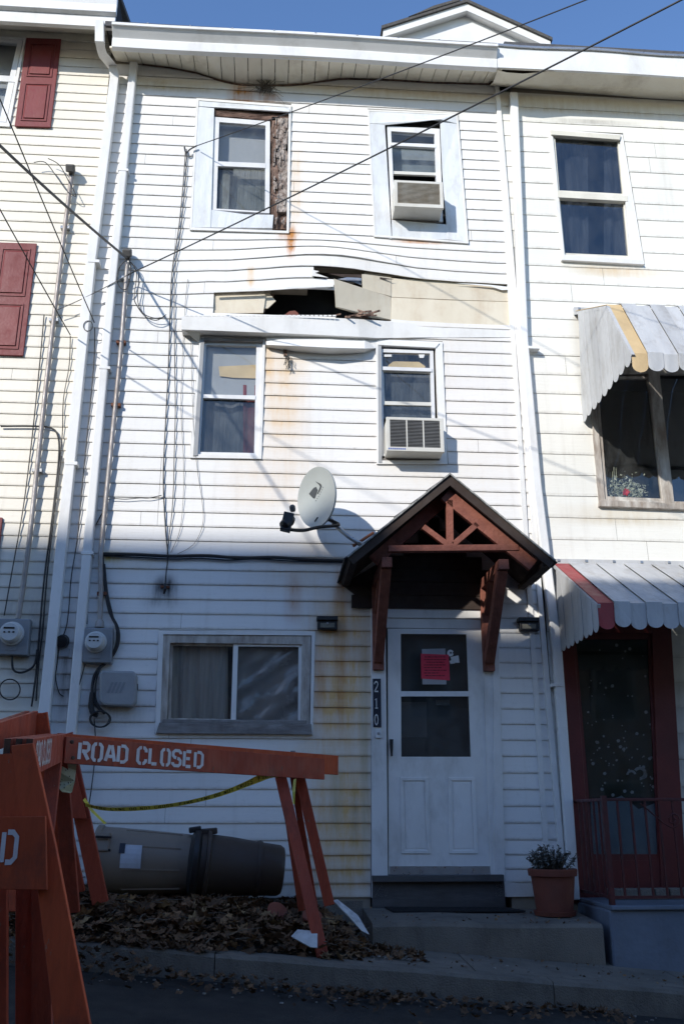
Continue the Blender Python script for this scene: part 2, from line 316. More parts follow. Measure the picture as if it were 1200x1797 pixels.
M['roof'] = surf('grey_roof_shingle', (.10, .10, .105), (.07, .07, .075), 20, .95, bump=.5, bscale=60)
M['lampglass'] = surf('amber_lens', (.20, .19, .15), None, 10, .3, bump=0, dirt=0)
M['chip'] = surf('white_siding_scrap', (.62, .62, .62), (.45, .44, .42), 14, .6, dirt=.8, dirtcol=(.15, .12, .09), dscale=9)
M['grit'] = surf('grey_grit', (.34, .33, .31), (.16, .15, .14), 30, .9, bump=0, dirt=.3)
M['dormer'] = surf('white_dormer_paint', (.78, .78, .77), None, 3, .5, dirt=.2, dirtcol=(.4, .36, .3))
GL = glass('window_glass'); GLD = glass('dark_window_glass', (.62, .65, .68), 2.0, .012, .05); GLB = glass('dusty_glass', (.75, .78, .78), 1.5, .015, .22, (.4, .43, .46)); GLS = glass('screened_glass', (.72, .75, .76), 1.6, .015, .10); GLF = glass('storm_glass', (.68, .70, .70), 1.5, .003, .07)
def leaf_mat():
    t = NT('dead_leaves'); n = t.n.new('ShaderNodeAttribute'); n.attribute_name = 'tone'
    r = t.n.new('ShaderNodeValToRGB'); e = r.color_ramp.elements
    e[0].position = 0; e[0].color = (.06, .038, .025, 1); e[1].position = 1; e[1].color = (.36, .24, .12, 1)
    for p, c in ((.4, (.165, .095, .055, 1)), (.75, (.28, .16, .085, 1))):
        x = e.new(p); x.color = c
    t.l.new(n.outputs['Fac'], r.inputs[0])
    c = t.mix(t.noise(60, 4), r.outputs[0], (.06, .04, .025)); c = t.mix(.6, r.outputs[0], c)
    return t.fin(c, .85, 0, .2)
M['leaf'] = leaf_mat()

# ================================================================ GROUND
def z_walk(x, y): return Z0 - .94 - .084*(x-1.0) + .045*(y+.8)
def z_road(x, y): return Z0 - 1.135 - .084*(x-.9) + .04*(y+1.62)
def sheet(name, x0, x1, y0, y1, fz, mat, nx=2, ny=2, jit=0):
    b = MB()
    vs = [(lerp(x0, x1, i/nx), lerp(y0, y1, j/ny), fz(lerp(x0, x1, i/nx), lerp(y0, y1, j/ny)) + (jit*noise.noise(Vector((i*.7, j*.7, 3))) if jit else 0)) for j in range(ny+1) for i in range(nx+1)]
    fs = [(j*(nx+1)+i, j*(nx+1)+i+1, (j+1)*(nx+1)+i+1, (j+1)*(nx+1)+i) for j in range(ny) for i in range(nx)]
    return b.add(vs, fs).build(name, mat, recalc=False, kind='structure')
sheet('road', -60, 60, -60, -1.60, z_road, M['asphalt'], 60, 30)
kerb = bpy.data.objects.new('kerb', None); link(kerb, None, Vector((0, -1.5, z_walk(0, -1.5)))); kerb['kind'] = 'structure'
walk = bpy.data.objects.new('sidewalk', None); link(walk, None, Vector((0, -1, z_walk(0, -1)))); walk['kind'] = 'structure'
def solid(name, x0, x1, y0, y1, fz, depth, mat, parent, nx=6, bev=.012, wob=.006):
    b = MB(); top = []; n = nx+1
    for i in range(n):
        x = lerp(x0, x1, i/nx); w = wob*noise.noise(Vector((x*2.3, y0, 1.7)))
        for y, dz in ((y0, -depth), (y0+w, -bev), (y0+bev+w, 0), (y1, 0), (y1, -depth)): top.append((x, y, fz(x, y)+dz+w*.6))
    fs = []
    for i in range(nx):
        for k in range(5): fs.append((i*5+k, i*5+(k+1) % 5, (i+1)*5+(k+1) % 5, (i+1)*5+k))
    fs += [(0, 1, 2, 3, 4), tuple(nx*5+k for k in (4, 3, 2, 1, 0))]
    return b.add(top, fs).build(name, mat, parent)
xs = [-9, -6.4, -4.3, -2.2, -.35, 1.95, 4.3, 6.8, 9.5]
for a, c in zip(xs, xs[1:]): solid('kerb_stone', a+.003, c-.003, -1.62, -1.45, z_walk, .34, M['kerb'], kerb, 10, .02, .016)
xs = [-9, -6.9, -5.1, -3.4, -1.75, -.2, 1.45, 3.05, 4.7, 6.3, 8, 9.5]
for a, c in zip(xs, xs[1:]): solid('paving_slab', a+.005, c-.005, -1.444, 0.06, z_walk, .2, M['concrete'], walk, 6, .006, .004)
# raised doorstep of concrete in front of the white house
def z_step(x, y): return Z0 - .715 - .012*(x-1) + .06*y
dstep = bpy.data.objects.new('doorstep', None); link(dstep, None, Vector((1.7, -.4, Z0-.9))); dstep['kind'] = 'structure'
solid('step_slab', .80, 2.60, -.80, .04, z_step, .32, M['concrete'], dstep, 14, .025, .02)

# ================================================================ SIDING ENGINE
def opening(q):                                  # q: picture outline tl, tr, br, bl on the wall plane
    w = [P(*a) for a in q]
    zt = (w[0].z+w[1].z)/2; zb = (w[2].z+w[3].z)/2
    return dict(l=(w[0].x, w[3].x), r=(w[1].x, w[2].x), zt=zt, zb=zb)
def box_opening(x0, x1, zt, zb): return dict(l=(x0, x0), r=(x1, x1), zt=zt, zb=zb)
def edge(o, key, z):
    t = min(max((o['zt']-z)/(o['zt']-o['zb']), 0), 1); return lerp(o[key][0], o[key][1], t)
def siding(house, zs, xl, xr, ops, mat, proud=.0135, sag=None, bulge=None, split=.35, forced=None, wob=.003):
    for k in range(len(zs)-1):
        z1, z0 = zs[k], zs[k+1]; zm = (z0+z1)/2; a, b = xl(zm), xr(zm)
        act = [o for o in ops if o['zt'] > z0+.004 and o['zb'] < z1-.004]
        cuts = {a, b}
        for o in act: cuts |= {min(max(edge(o, 'l', zm), a), b), min(max(edge(o, 'r', zm), a), b)}
        seams = set()
        if b-a > 1.5 and RND.random() < split: seams.add(RND.uniform(a+.4, b-.4))
        if forced: seams |= {s for s in forced(zm) if a < s < b}
        cuts = sorted(cuts | seams); segs = []
        for c, d in zip(cuts, cuts[1:]):
            if d-c < .012: continue
            m_ = (c+d)/2; rng = [(z0, z1)]
            for o in act:
                if edge(o, 'l', zm) <= m_ <= edge(o, 'r', zm):
                    new = []
                    for p, q in rng:
                        if o['zb'] > p+.006: new.append((p, min(q, o['zb'])))
                        if o['zt'] < q-.006: new.append((max(p, o['zt']), q))
                    rng = [r for r in new if r[1]-r[0] > .006]
            segs.append((c, d, rng))
        runs = []; cur = []
        for c, d, rng in segs:
            if not rng or (cur and (abs(cur[-1][1]-c) > .013 or any(abs(c-s) < 1e-6 for s in seams))):
                if cur: runs.append(cur)
                cur = []
            if rng: cur.append((c, d, rng))
        if cur: runs.append(cur)
        ph = RND.uniform(0, 50)
        for run in runs:
            mb = MB()
            for c, d, rng in run:
                if any(abs(c-s) < 1e-6 for s in seams): c += .0015
                if any(abs(d-s) < 1e-6 for s in seams): d -= .0015
                n = max(1, int((d-c)/.18))
                for p, q in rng:
                    vs = []
                    for i in range(n+1):
                        x = lerp(c, d, i/n)
                        def pt(z, back=0):
                            t = (z1-z)/(z1-z0); w = wob*noise.noise(Vector((x*1.1, ph, 0)))
                            dz = (sag(x, z) if sag else 0)+w; dy = (bulge(x, z)*(.8+.2*t) if bulge else 0)
                            return (x, -(.003+proud*t)-dy+back, z+dz)
                        t3 = lerp(p, q, .12)
                        vs += [pt(q), pt(t3), (pt(p)[0], pt(p)[1]+.003, pt(p)[2]), (pt(p)[0], pt(p)[1]+.012+(bulge(x, p)*.3 if bulge else 0), pt(p)[2]+.001)]
                    mb.add(vs, [f for i in range(n) for f in [(i*4+j, i*4+j+1, i*4+j+5, i*4+j+4) for j in range(3)]])
            if mb.f: mb.build('siding_board', mat, house)
def sheathing(house, x0, x1, z0, z1, ops, mat, y0=.002, y1=.12):
    bx = [(min(o['l']), max(o['r']), o['zb'], o['zt']) for o in ops]
    xs_ = sorted({x0, x1} | {min(max(v, x0), x1) for o in bx for v in o[:2]}); zs_ = sorted({z0, z1} | {min(max(v, z0), z1) for o in bx for v in o[2:]})
    mb = MB()
    for a, b in zip(xs_, xs_[1:]):
        for c, d in zip(zs_, zs_[1:]):
            if b-a < 1e-4 or d-c < 1e-4: continue
            if any(o[0] < (a+b)/2 < o[1] and o[2] < (c+d)/2 < o[3] for o in bx): continue
            mb.box((a, y0, c), (b, y1, d))
    mb.build('sheathing', mat, house)
def interior(parent, o, mat, depth=.9, m_=.12, y=.10):
    x0, x1, z0, z1 = min(o['l'])-m_, max(o['r'])+m_, o['zb']-m_, o['zt']+m_
    v = [(x0, y, z0), (x1, y, z0), (x1, y, z1), (x0, y, z1), (x0, y+depth, z0), (x1, y+depth, z0), (x1, y+depth, z1), (x0, y+depth, z1)]
    MB().add(v, [(0, 1, 5, 4), (1, 2, 6, 5), (2, 3, 7, 6), (3, 0, 4, 7), (4, 5, 6, 7)]).build('interior', mat, parent)
def part(parent, name, mb, mat, **k): return mb.build(name, mat, parent, **k)

# ================================================================ WHITE HOUSE (middle)
hm = thing('row_house', 'narrow white row house with a torn hole in its siding and door number 210', 'house', (.3, 0, Z0-.7))
lines_m = [8.03, 7.879, 7.749, 7.618, 7.486, 7.360, 7.232, 7.099, 6.968, 6.839, 6.709, 6.578, 6.448, 6.318, 6.187, 6.055, 5.922, 5.789, 5.657, 5.527, 5.397, 5.266, 5.130, 4.993, 4.855, 4.716, 4.577, 4.439, 4.302, 4.164, 4.025, 3.886, 3.748, 3.610, 3.472, 3.334, 3.196, 3.057, 2.919, 2.780, 2.639, 2.497, 2.357, 2.216, 2.075, 1.934, 1.797, 1.658, 1.518, 1.378, 1.238, 1.098, .958, .819, .680, .537, .393, .251, .110, -.030, -.170, -.294, -.409, -.520, -.632]
zs_m = [z+Z0 for z in lines_m]
Q1 = [(345, 172), (511, 184), (507, 409), (333, 403)]; Q2 = [(645, 192), (803, 199), (822, 427), (656, 415)]
Q3 = [(351, 588), (466, 590), (459, 805), (333, 803)]; Q4 = [(659, 595), (776, 600), (785, 814), (661, 814)]
Q5 = [(279, 1106), (553, 1108), (549, 1290), (272, 1288)]; QD = [(651, 1058), (870, 1058), (887, 1596), (650, 1596)]
OP = [opening(q) for q in (Q1, Q2, Q3, Q4, Q5, QD)]
# the torn hole between the second and third storey
xa, xb_, xc = P(375, 530).x, P(589, 500).x, P(899, 530).x
G1 = box_opening(xb_, xc, Z0+5.397, P(700, 562).z-.02); G2 = box_opening(xa, xb_, Z0+5.135, P(470, 550).z-.02); G3 = box_opening(P(550, 480).x, xb_, Z0+5.397, Z0+5.262)
GS = [box_opening(xb_, xc, Z0+5.45, G1['zb']), box_opening(xa, xb_, Z0+5.25, G2['zb']), box_opening(P(540, 480).x, xb_+.3, Z0+5.52, Z0+5.2)]
def sag_m(x, z):
    z -= Z0
    a = (.115*math.exp(-((x-.40)/.88)**2)+.014*noise.noise(Vector((x*3.1, z*1.5, 4))))*max(0, min(1, (5.93-z)/.32))*(1 if z > 5.05 else 0)
    s = -.012*math.exp(-((x+1.3)/.5)**2)*max(0, 1-abs(z-4.8)/1.2)
    return a+s
def bulge_m(x, z):
    z -= Z0
    if z < 5.05 or z > 6.0: return 0
    g = .03*math.exp(-((x-.75)/.5)**2) if 5.52 < z < 5.60 else 0
    return .035*math.exp(-((x-.4)/.8)**2)*(1-abs(z-5.45)/.55)+g
xs303 = P(303, 500).x
siding(hm, zs_m, lambda z: -1.95, lambda z: lerp(2.385, 2.53, min(1, max(0, (8.0+Z0-z)/6))) if z < 9.6 else 2.38, OP+[G1, G2, G3], M['sid_m'], sag=sag_m, bulge=bulge_m,
       forced=lambda z: {xs303} if 5.05+Z0 < z < 5.9+Z0 or 2.7+Z0 < z < 3.3+Z0 else set())
sheathing(hm, -1.95, 2.56, Z0-1.0, Z0+8.3, OP+GS, M['sheath'])
MB().box((-1.95, .0, Z0-1.1), (.80, .10, Z0-.66)).build('foundation', M['concrete'], hm)
# --- hole contents
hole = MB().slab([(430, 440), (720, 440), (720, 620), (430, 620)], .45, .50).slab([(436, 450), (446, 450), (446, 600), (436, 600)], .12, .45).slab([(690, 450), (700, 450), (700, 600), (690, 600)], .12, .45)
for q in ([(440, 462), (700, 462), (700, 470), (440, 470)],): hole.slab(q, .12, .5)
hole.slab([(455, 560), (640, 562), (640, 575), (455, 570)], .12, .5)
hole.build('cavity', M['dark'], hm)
def board(px, y0, y1, mat='panel', name='sheathing_board', tilt=None, **k):
    pts = [P(a, b, y0+(tilt[i] if tilt else 0)) for i, (a, b) in enumerate(px)]
    return MB().prism(pts, (0, y1-y0, 0)).build(name, M[mat], hm, **k)
board([(374, 505), (461, 503), (466, 520), (462, 549), (374, 550)], .015, .04)
board([(461, 515), (482, 516), (470, 535), (464, 548), (460, 549)], .05, .07, 'rot')
board([(464, 500), (478, 502), (474, 516), (484, 528), (470, 541), (463, 541)], .035, .05)
board([(586, 489), (685, 521), (686, 561), (650, 556), (589, 538)], -.05, -.028, tilt=[-.16, .06, .06, 0, -.14], label='broken cream sheathing board hanging out of the hole')
board([(635, 481), (686, 487), (686, 520), (636, 506)], -.015, .008, tilt=[-.07, .02, .02, -.05])
board([(686, 488), (760, 492), (830, 499), (897, 505), (897, 529), (800, 526), (686, 521)], .012, .03)
board([(686, 522), (790, 527), (899, 530), (900, 573), (800, 570), (686, 562)], .006, .03)
board([(686, 560), (720, 563), (790, 567), (898, 572), (898, 577), (686, 568)], .0, .02, 'white', 'torn_edge')
board([(548, 474), (600, 470), (640, 476), (640, 500), (600, 496), (566, 492), (580, 486)], .10, .12, 'dark', 'torn_felt')
board([(592, 490), (612, 486), (634, 484), (634, 500), (618, 494), (604, 492)], .03, .045, 'galv', 'torn_flashing')
board([(547, 473), (560, 476), (553, 479), (576, 487), (547, 484)], -.050, -.046, 'white', 'torn_edge')
board([(574, 490), (596, 493), (588, 496), (593, 500), (574, 500)], -.050, -.046, 'white', 'torn_edge')
board([(575, 480), (640, 482), (690, 490), (650, 490), (628, 487), (600, 486)], -.03, -.026, 'darkwood', 'torn_edge')
board([(800, 497), (835, 500), (862, 503), (880, 509), (898, 508), (898, 504), (862, 500), (835, 498)], -.018, -.014, 'white', 'torn_edge')
board([(376, 509), (460, 505), (585, 499), (585, 503), (520, 506), (462, 510), (376, 513)], -.058, -.05, 'white', 'torn_edge')
board([(500, 552), (508, 546), (518, 545), (524, 550), (524, 558), (500, 558)], .02, .06, 'terracotta', 'brick_bit')
for k in range(16):
    x = RND.uniform(585, 650); y = RND.uniform(542, 556); l = RND.uniform(8, 26); a = RND.uniform(-.5, .5)
    p = P(x, y, -.06-RND.random()*.05); q = P(x+l*math.cos(a), y+l*math.sin(a)*.6, -.05-RND.random()*.12)
    MB().bar(p, q, .018*RND.uniform(.5, 1.3), .008).build('splinter', M['rot'], hm)
# buckled ledge over the second-storey windows
def ledge(pts, name, mat, thick=.012, under=True):
    mb = MB(); n = len(pts); vs = []
    for x, yt, yb, dt, db in pts:
        a = P(x, yt, -dt); b = P(x, yb, -db)
        vs += [Vector((a.x, .0, a.z+.012)), a, b, Vector((b.x, 0.0, b.z+.004)), ]
    fs = []
    for i in range(n-1):
        for j in range(3): fs.append((i*4+j, i*4+j+1, i*4+j+5, i*4+j+4))
    mb.add(vs, fs); return mb.build(name, mat, hm)
ledge([(319, 555, 578, .15, .15), (400, 556, 581, .15, .15), (500, 557, 585, .14, .14), (589, 558, 589, .11, .12), (630, 560, 591, .085, .10), (660, 562, 593, .05, .06), (690, 564.5, 593, .028, .034), (735, 568, 592, .012, .026), (780, 570, 592.5, .008, .018), (850, 574, 592, .006, .022), (906, 577, 592, .004, .016)], 'buckled_fascia', M['white'])
MB().prism([P(323, 579, -.13), P(349, 601, -.02), P(352, 588, -.01), P(352, 580, -.13)], (0, .012, 0)).build('fascia_end', M['creamtrim'], hm)
ledge([(467, 587, 605, .03, .075), (520, 587, 607, .04, .15), (580, 589, 610, .05, .165), (640, 592, 611.5, .03, .12), (659, 593, 611, .02, .03)], 'buckled_fascia', M['white'])
for k in range(34):
    a = 326+k*7.8
    if a < 590: MB().slab([(a, 552.6), (a+6.2, 552.7), (a+6.2, 555), (a, 555)], -.152, -.146).build('vent_strip', M['white'], hm)
MB().slab([(497, 609), (503, 609), (504, 624), (498, 624)], -.03, -.01).build('hanging_bracket', M['rot'], hm)
mb = MB()
for k in range(14):
    p = P(504+RND.uniform(-3, 3), 624, -.05); q = P(506+RND.uniform(-8, 9), RND.uniform(632, 650), -.06)
    mb.tube([p, p.lerp(q, .5)+V(RND.uniform(-.02, .02), 0, 0), q], .003, 4)
mb.build('frayed_scraps', M['blackink'], hm)
def folds(px, Y, amp, n, seed, split=None):
    (xa_, ya_), (xb2, yb2) = px; r = random.Random(seed); vs = []; rows = 8; ph = [r.uniform(0, 6) for _ in range(4)]
    for j in range(rows+1):
        for i in range(n+1):
            u = i/n; p = P(lerp(xa_, xb2, u), lerp(ya_, yb2, j/rows), Y); v = j/rows
            p.y += amp*(math.sin(u*n*.55+ph[0]+v*.5)*.6+math.sin(u*n*.23+ph[1]-v*.9)*.5+.3*math.sin(u*n*1.1+ph[2]))*(.5+.5*v)
            vs.append(p)
    return MB().add(vs, [(j*(n+1)+i, j*(n+1)+i+1, (j+1)*(n+1)+i+1, (j+1)*(n+1)+i) for j in range(rows) for i in range(n)])
# --- windows -------------------------------------------------------------
def window(parent, name, q, op, room='room', label=None):
    # thin outer trim carries the rest of the window as sub-parts
    pass
def sub(w, name, mb, mat, **k): return mb.build(name, mat, w, **k)
def inset(q, l, t, r, b): return [(q[0][0]+l, q[0][1]+t), (q[1][0]-r, q[1][1]+t), (q[2][0]-r, q[2][1]-b), (q[3][0]+l, q[3][1]-b)]
# W1: rotten window, third storey left
w1 = MB().ring(Q1, inset(Q1, 4, 4, 4, 4), -.030, .03).build('window', M['white'], hm, label='third storey window with its capping torn off and rotten wood showing')
interior(w1, OP[0], M['room'])
sub(w1, 'capping', MB().slab([(347, 187), (376, 190), (370, 399), (336, 399)], -.026, .02), M['capping'])
sub(w1, 'capping', MB().slab([(371, 368), (430, 376), (480, 377), (478, 400), (370, 399)], -.020, .02), M['capping'])
sub(w1, 'capping', MB().prism([P(348, 176, -.024), P(508, 188, -.024), P(508, 196, -.05), P(363, 187, -.03), P(349, 186, -.024)], (0, .02, 0)), M['capping'])
sub(w1, 'rotten_header', MB().slab([(364, 188), (507, 197), (506, 210), (470, 212), (420, 206), (377, 203)], .0, .04), M['rot_h'])
def ragged(x0, x1, ya, yb, n, seed, amp):
    r = random.Random(seed); L = [(x0+r.uniform(-amp, amp), lerp(ya, yb, i/n)) for i in range(n+1)]; Rr = [(x1+r.uniform(-amp, amp), lerp(ya, yb, i/n)) for i in range(n+1)]
    return L+Rr[::-1]
sub(w1, 'rotten_stud', MB().slab(ragged(476, 489, 205, 385, 14, 2, 1.2), .0, .04), M['rot'])
sub(w1, 'rotten_stud', MB().slab(ragged(488, 504, 207, 372, 18, 3, 2.6), -.012, .03), M['rotpale'])
sub(w1, 'rotten_stud', MB().slab(ragged(479, 506, 366, 402, 6, 5, 1.5), .03, .06), M['rot'])
rr = random.Random(9)
fl = MB()
for k in range(46):
    x = rr.uniform(478, 505); y = rr.uniform(206, 392); w_ = rr.uniform(2, 5); h_ = rr.uniform(5, 17)
    fl.slab([(x, y), (x+w_, y+rr.uniform(-2, 2)), (x+w_*rr.uniform(.4, 1), y+h_), (x+rr.uniform(-1, 1), y+h_*.9)], -.02+rr.uniform(-.012, .01), .0)
sub(w1, 'wood_flakes', fl, M['rotpale'], kind='stuff')
S1 = [(376, 205), (474, 213), (473, 374), (371, 368)]
sub(w1, 'sash', MB().ring(S1, [(385, 214), (466, 220), (465, 371), (380, 366)], -.006, .05).slab([(381, 283), (466, 286.5), (466, 294.5), (380, 291)], -.010, .03), M['vinylwin'])
sub(w1, 'pane', MB().slab([(385, 213), (466, 219), (465, 287), (382, 284)], .012, .016), GL)
sub(w1, 'pane', MB().slab([(380, 290), (466, 294), (466, 371), (377, 366)], .022, .026), GLB)
sub(w1, 'blind', MB().slab([(380, 200), (470, 206), (470, 290), (376, 286)], .13, .135), M['blind'])
sub(w1, 'prop_stick', MB().slab([(392, 291), (405, 292), (401, 368), (384, 367)], .06, .085), M['oldwood'])
sub(w1, 'curtain', MB().slab([(410, 296), (470, 298), (470, 376), (404, 372)], .16, .165), M['curtain'])
# W2: third storey right with air conditioner
w2 = MB().ring(Q2, inset(Q2, 3, 3, 3, 3), -.030, .03).build('window', M['white'], hm, label='third storey window with a bent capping above a rusty air conditioner')
interior(w2, OP[1], M['room'])
sub(w2, 'capping', MB().slab([(649, 217), (675, 218), (687, 419), (658, 412)], -.026, .02), M['capping'])
sub(w2, 'capping', MB().prism([P(772, 209, -.05), P(801, 217, -.026), P(819, 424, -.026), P(785, 420, -.026), P(776, 300, -.028)], (0, .02, 0)), M['capping'])
sub(w2, 'capping', MB().prism([P(646, 194, -.027), P(800, 200, -.027), P(802, 217, -.027), P(772, 209, -.075), P(735, 213, -.06), P(676, 219, -.028), P(647, 216, -.028)], (0, .008, 0)), M['capping'])
sub(w2, 'capping', MB().slab([(687, 386), (785, 394), (785, 420), (688, 419)], -.022, .02), M['capping'])
sub(w2, 'dark_gap', MB().slab([(674, 214), (774, 206), (776, 228), (674, 224)], .03, .05), M['dark'])
S2 = [(679, 221), (771, 226), (777, 392), (687, 390)]
sub(w2, 'sash', MB().ring(S2, [(686, 230), (762, 235), (768, 389), (693, 387)], -.006, .05).slab([(685, 250), (764, 253), (765, 259), (685, 255)], -.012, .03), M['vinylwin'])
sub(w2, 'sash', MB().ring([(684, 254), (768, 258), (770, 308), (687, 305)], [(688, 257), (764, 261), (766, 303), (690, 300)], .012, .04), M['acwhite'])
sub(w2, 'pane', MB().slab([(685, 229), (763, 234), (764, 252), (686, 250)], .010, .014), GL)
sub(w2, 'pane', MB().slab([(687, 256), (765, 260), (767, 304), (689, 301)], .024, .028), GLB)
sub(w2, 'curtain', MB().slab([(684, 226), (768, 231), (772, 310), (686, 306)], .16, .165), M['blind'])
# W3: second storey left
w3 = MB().ring(Q3, [(358, 597), (461, 599), (453, 799), (346, 797)], -.026, .03).build('window', M['white'], hm, label='second storey window with yellow cloth and a red curtain inside')
interior(w3, OP[2], M['room'])
sub(w3, 'storm_track', MB().slab([(353, 592), (359, 593), (347, 799), (339, 800)], -.034, .0), M['teleco'])
sub(w3, 'head_shade', MB().slab([(358, 592), (462, 594), (462, 599), (358, 597)], -.045, .0), M['greywood'])
sub(w3, 'sash', MB().ring([(354, 594), (464, 596), (457, 802), (342, 800)], [(362, 605), (450, 607), (446, 795), (351, 793)], .0, .05).slab([(357, 692), (449, 694), (448, 701), (356, 698)], -.006, .03), M['vinylwin'])
sub(w3, 'pane', MB().slab([(361, 604), (451, 606), (448, 694), (357, 692)], .020, .024), GL)
sub(w3, 'pane', MB().slab([(355, 697), (449, 699), (447, 796), (350, 794)], .030, .034), GLS)
sub(w3, 'blind', MB().slab([(355, 598), (462, 600), (460, 700), (350, 698)], .075, .08), M['blind'])
sub(w3, 'curtain', folds(((338, 690), (464, 812)), .13, .025, 36, 5), M['dimcurtain'], smooth=True)
sub(w3, 'yellow_cloth', MB().slab([(384, 643), (450, 640), (449, 664), (410, 663), (386, 660)], .06, .065), M['yellow'])
sub(w3, 'curtain', folds(((427, 676), (452, 800)), .075, .018, 14, 6), M['redcloth'], smooth=True)
# W4: second storey right with air conditioner
w4 = MB().ring(Q4, [(668, 606), (764, 609), (771, 808), (668, 808)], -.026, .03).build('window', M['white'], hm, label='second storey window behind the grey air conditioner')
interior(w4, OP[3], M['room'])
sub(w4, 'head_shade', MB().slab([(663, 599), (771, 602), (764, 610), (664, 605)], -.036, .0), M['white'])
sub(w4, 'jamb_liner', MB().slab([(663, 604), (669, 605), (670, 812), (664, 812)], -.03, .0), M['teleco'])
sub(w4, 'sash', MB().ring([(667, 612), (760, 615), (765, 800), (668, 800)], [(671, 618), (754, 620), (759, 796), (674, 796)], .0, .05).slab([(667, 643), (758, 646), (758, 652), (667, 649)], -.010, .03), M['vinylwin'])
sub(w4, 'sash', MB().ring([(669, 648), (760, 652), (761, 712), (671, 710)], [(673, 652), (756, 655), (757, 706), (675, 704)], .014, .04), M['acwhite'])
sub(w4, 'pane', MB().slab([(670, 616), (755, 618), (755, 646), (670, 644)], .018, .022), GL)
sub(w4, 'pane', MB().slab([(672, 650), (758, 654), (759, 736), (673, 734)], .030, .034), GLS)
sub(w4, 'yellow_cloth', MB().slab([(681, 641), (690, 634), (735, 635), (746, 643), (744, 650), (681, 648)], .06, .065), M['yellow'])
sub(w4, 'sticker', MB().slab([(674, 622), (687, 622), (687, 626), (674, 626)], .012, .014).slab([(734, 622), (745, 622), (743, 628), (736, 628)], .012, .014), M['sticker'])
sub(w4, 'blind', MB().slab([(668, 610), (760, 612), (762, 735), (668, 735)], .11, .115), M['dimcurtain'])
# W5: basement slider in weathered wood
w5 = MB().ring(Q5, [(287, 1113), (547, 1115), (544, 1284), (281, 1282)], -.028, .03).build('window', M['white'], hm, label='wide street level sliding window in a weathered wooden frame')
interior(w5, OP[4], M['room'])
F5 = [(287, 1114), (546, 1116), (543, 1272), (281, 1270)]
sub(w5, 'wood_frame', MB().ring(F5, [(299, 1128), (530, 1131), (527, 1266), (293, 1264)], -.016, .05), M['oldwood'], bevel=.004)
sub(w5, 'sill', MB().slab([(280, 1268), (546, 1270), (548, 1289), (274, 1287)], -.055, .02).slab([(286, 1262), (538, 1264), (538, 1270), (284, 1268)], -.03, .02), M['greywood'], bevel=.004)
sub(w5, 'sash', MB().ring([(300, 1129), (412, 1130), (409, 1266), (295, 1264)], [(304, 1133), (409, 1134), (406, 1262), (300, 1260)], .022, .05), M['oldwood'])
sub(w5, 'sash', MB().ring([(410, 1124), (530, 1127), (528, 1268), (405, 1266)], [(418, 1134), (524, 1135), (523, 1265), (414, 1264)], .004, .04), M['white'])
sub(w5, 'pane', MB().slab([(303, 1132), (410, 1133), (407, 1263), (299, 1261)], .036, .040), GL)
sub(w5, 'pane', MB().slab([(416, 1133), (525, 1134), (524, 1266), (413, 1265)], .020, .024), GL)
sub(w5, 'curtain', folds(((284, 1122), (400, 1272)), .11, .03, 44, 3), M['curtain'], smooth=True)
fm = MB(); nx_, nz_ = 30, 30; r5 = random.Random(4)
vs = []
for j in range(nz_+1):
    for i in range(nx_+1):
        p = P(lerp(412, 528, i/nx_), lerp(1130, 1268, j/nz_), .09); p.y += .032*noise.noise(Vector((i*.14+j*.19, j*.05-i*.04, 2.2)))+.009*noise.noise(Vector((i*.4+j*.55, j*.15-i*.1, 7))); vs.append(p)
fm.add(vs, [(j*(nx_+1)+i, j*(nx_+1)+i+1, (j+1)*(nx_+1)+i+1, (j+1)*(nx_+1)+i) for j in range(nz_) for i in range(nx_)])
M['plastic'] = surf('clear_plastic_sheet', (.24, .245, .25), (.23, .235, .24), 3, .22, bump=.15, bscale=5, bdist=.02, dirt=0, spec=1.0)
sub(w5, 'plastic_sheet', fm, M['plastic'], smooth=True)
# --- front door ------------------------------------------------------------
door = MB().slab([(651, 1058), (676, 1060), (681, 1576), (652, 1576)], -.035, .03).slab([(864, 1086), (874, 1086), (887, 1574), (868, 1574)], -.035, .03).slab([(845, 1086), (864, 1086), (868, 1574), (862, 1572)], -.022, .03).slab([(676, 1058), (872, 1058), (873, 1086), (677, 1084)], -.030, .03).slab([(677, 1084), (864, 1086), (865, 1104), (677, 1102)], -.012, .03).build('door', M['doorwhite'], hm, bevel=.004)
dl = MB().ring([(680, 1103), (849, 1104), (863, 1535), (682, 1535)], [(703, 1112), (818, 1113), (826, 1328), (704, 1328)], -.006, .03)
sub(door, 'door_leaf', dl, M['doorwhite'], bevel=.003)
sub(door, 'meeting_rail', MB().slab([(702, 1213), (822, 1213), (822, 1222), (702, 1222)], -.010, .02), M['vinylwin'])
sub(door, 'storm_pane', MB().slab([(701, 1111), (820, 1112), (823, 1214), (702, 1214)], .004, .008), GLF)
sub(door, 'storm_pane', MB().slab([(701, 1221), (823, 1221), (828, 1330), (702, 1330)], .010, .014), GLF)
sub(door, 'inner_door', MB().slab([(676, 1100), (866, 1100), (870, 1540), (676, 1540)], .10, .14), M['doorinner'])
sub(door, 'light_block', MB().slab([(630, 1040), (905, 1040), (910, 1660), (630, 1660)], .145, .17), M['dark'])  # unseen dark panel, added to stop light leaking in around the door
sub(door, 'inner_door_window', MB().slab([(704, 1232), (748, 1232), (749, 1294), (705, 1294)], .092, .099), M['paper'])
sub(door, 'letter_slot', MB().slab([(764, 1228), (788, 1228), (788, 1238), (764, 1238)], .090, .099), M['steel'])
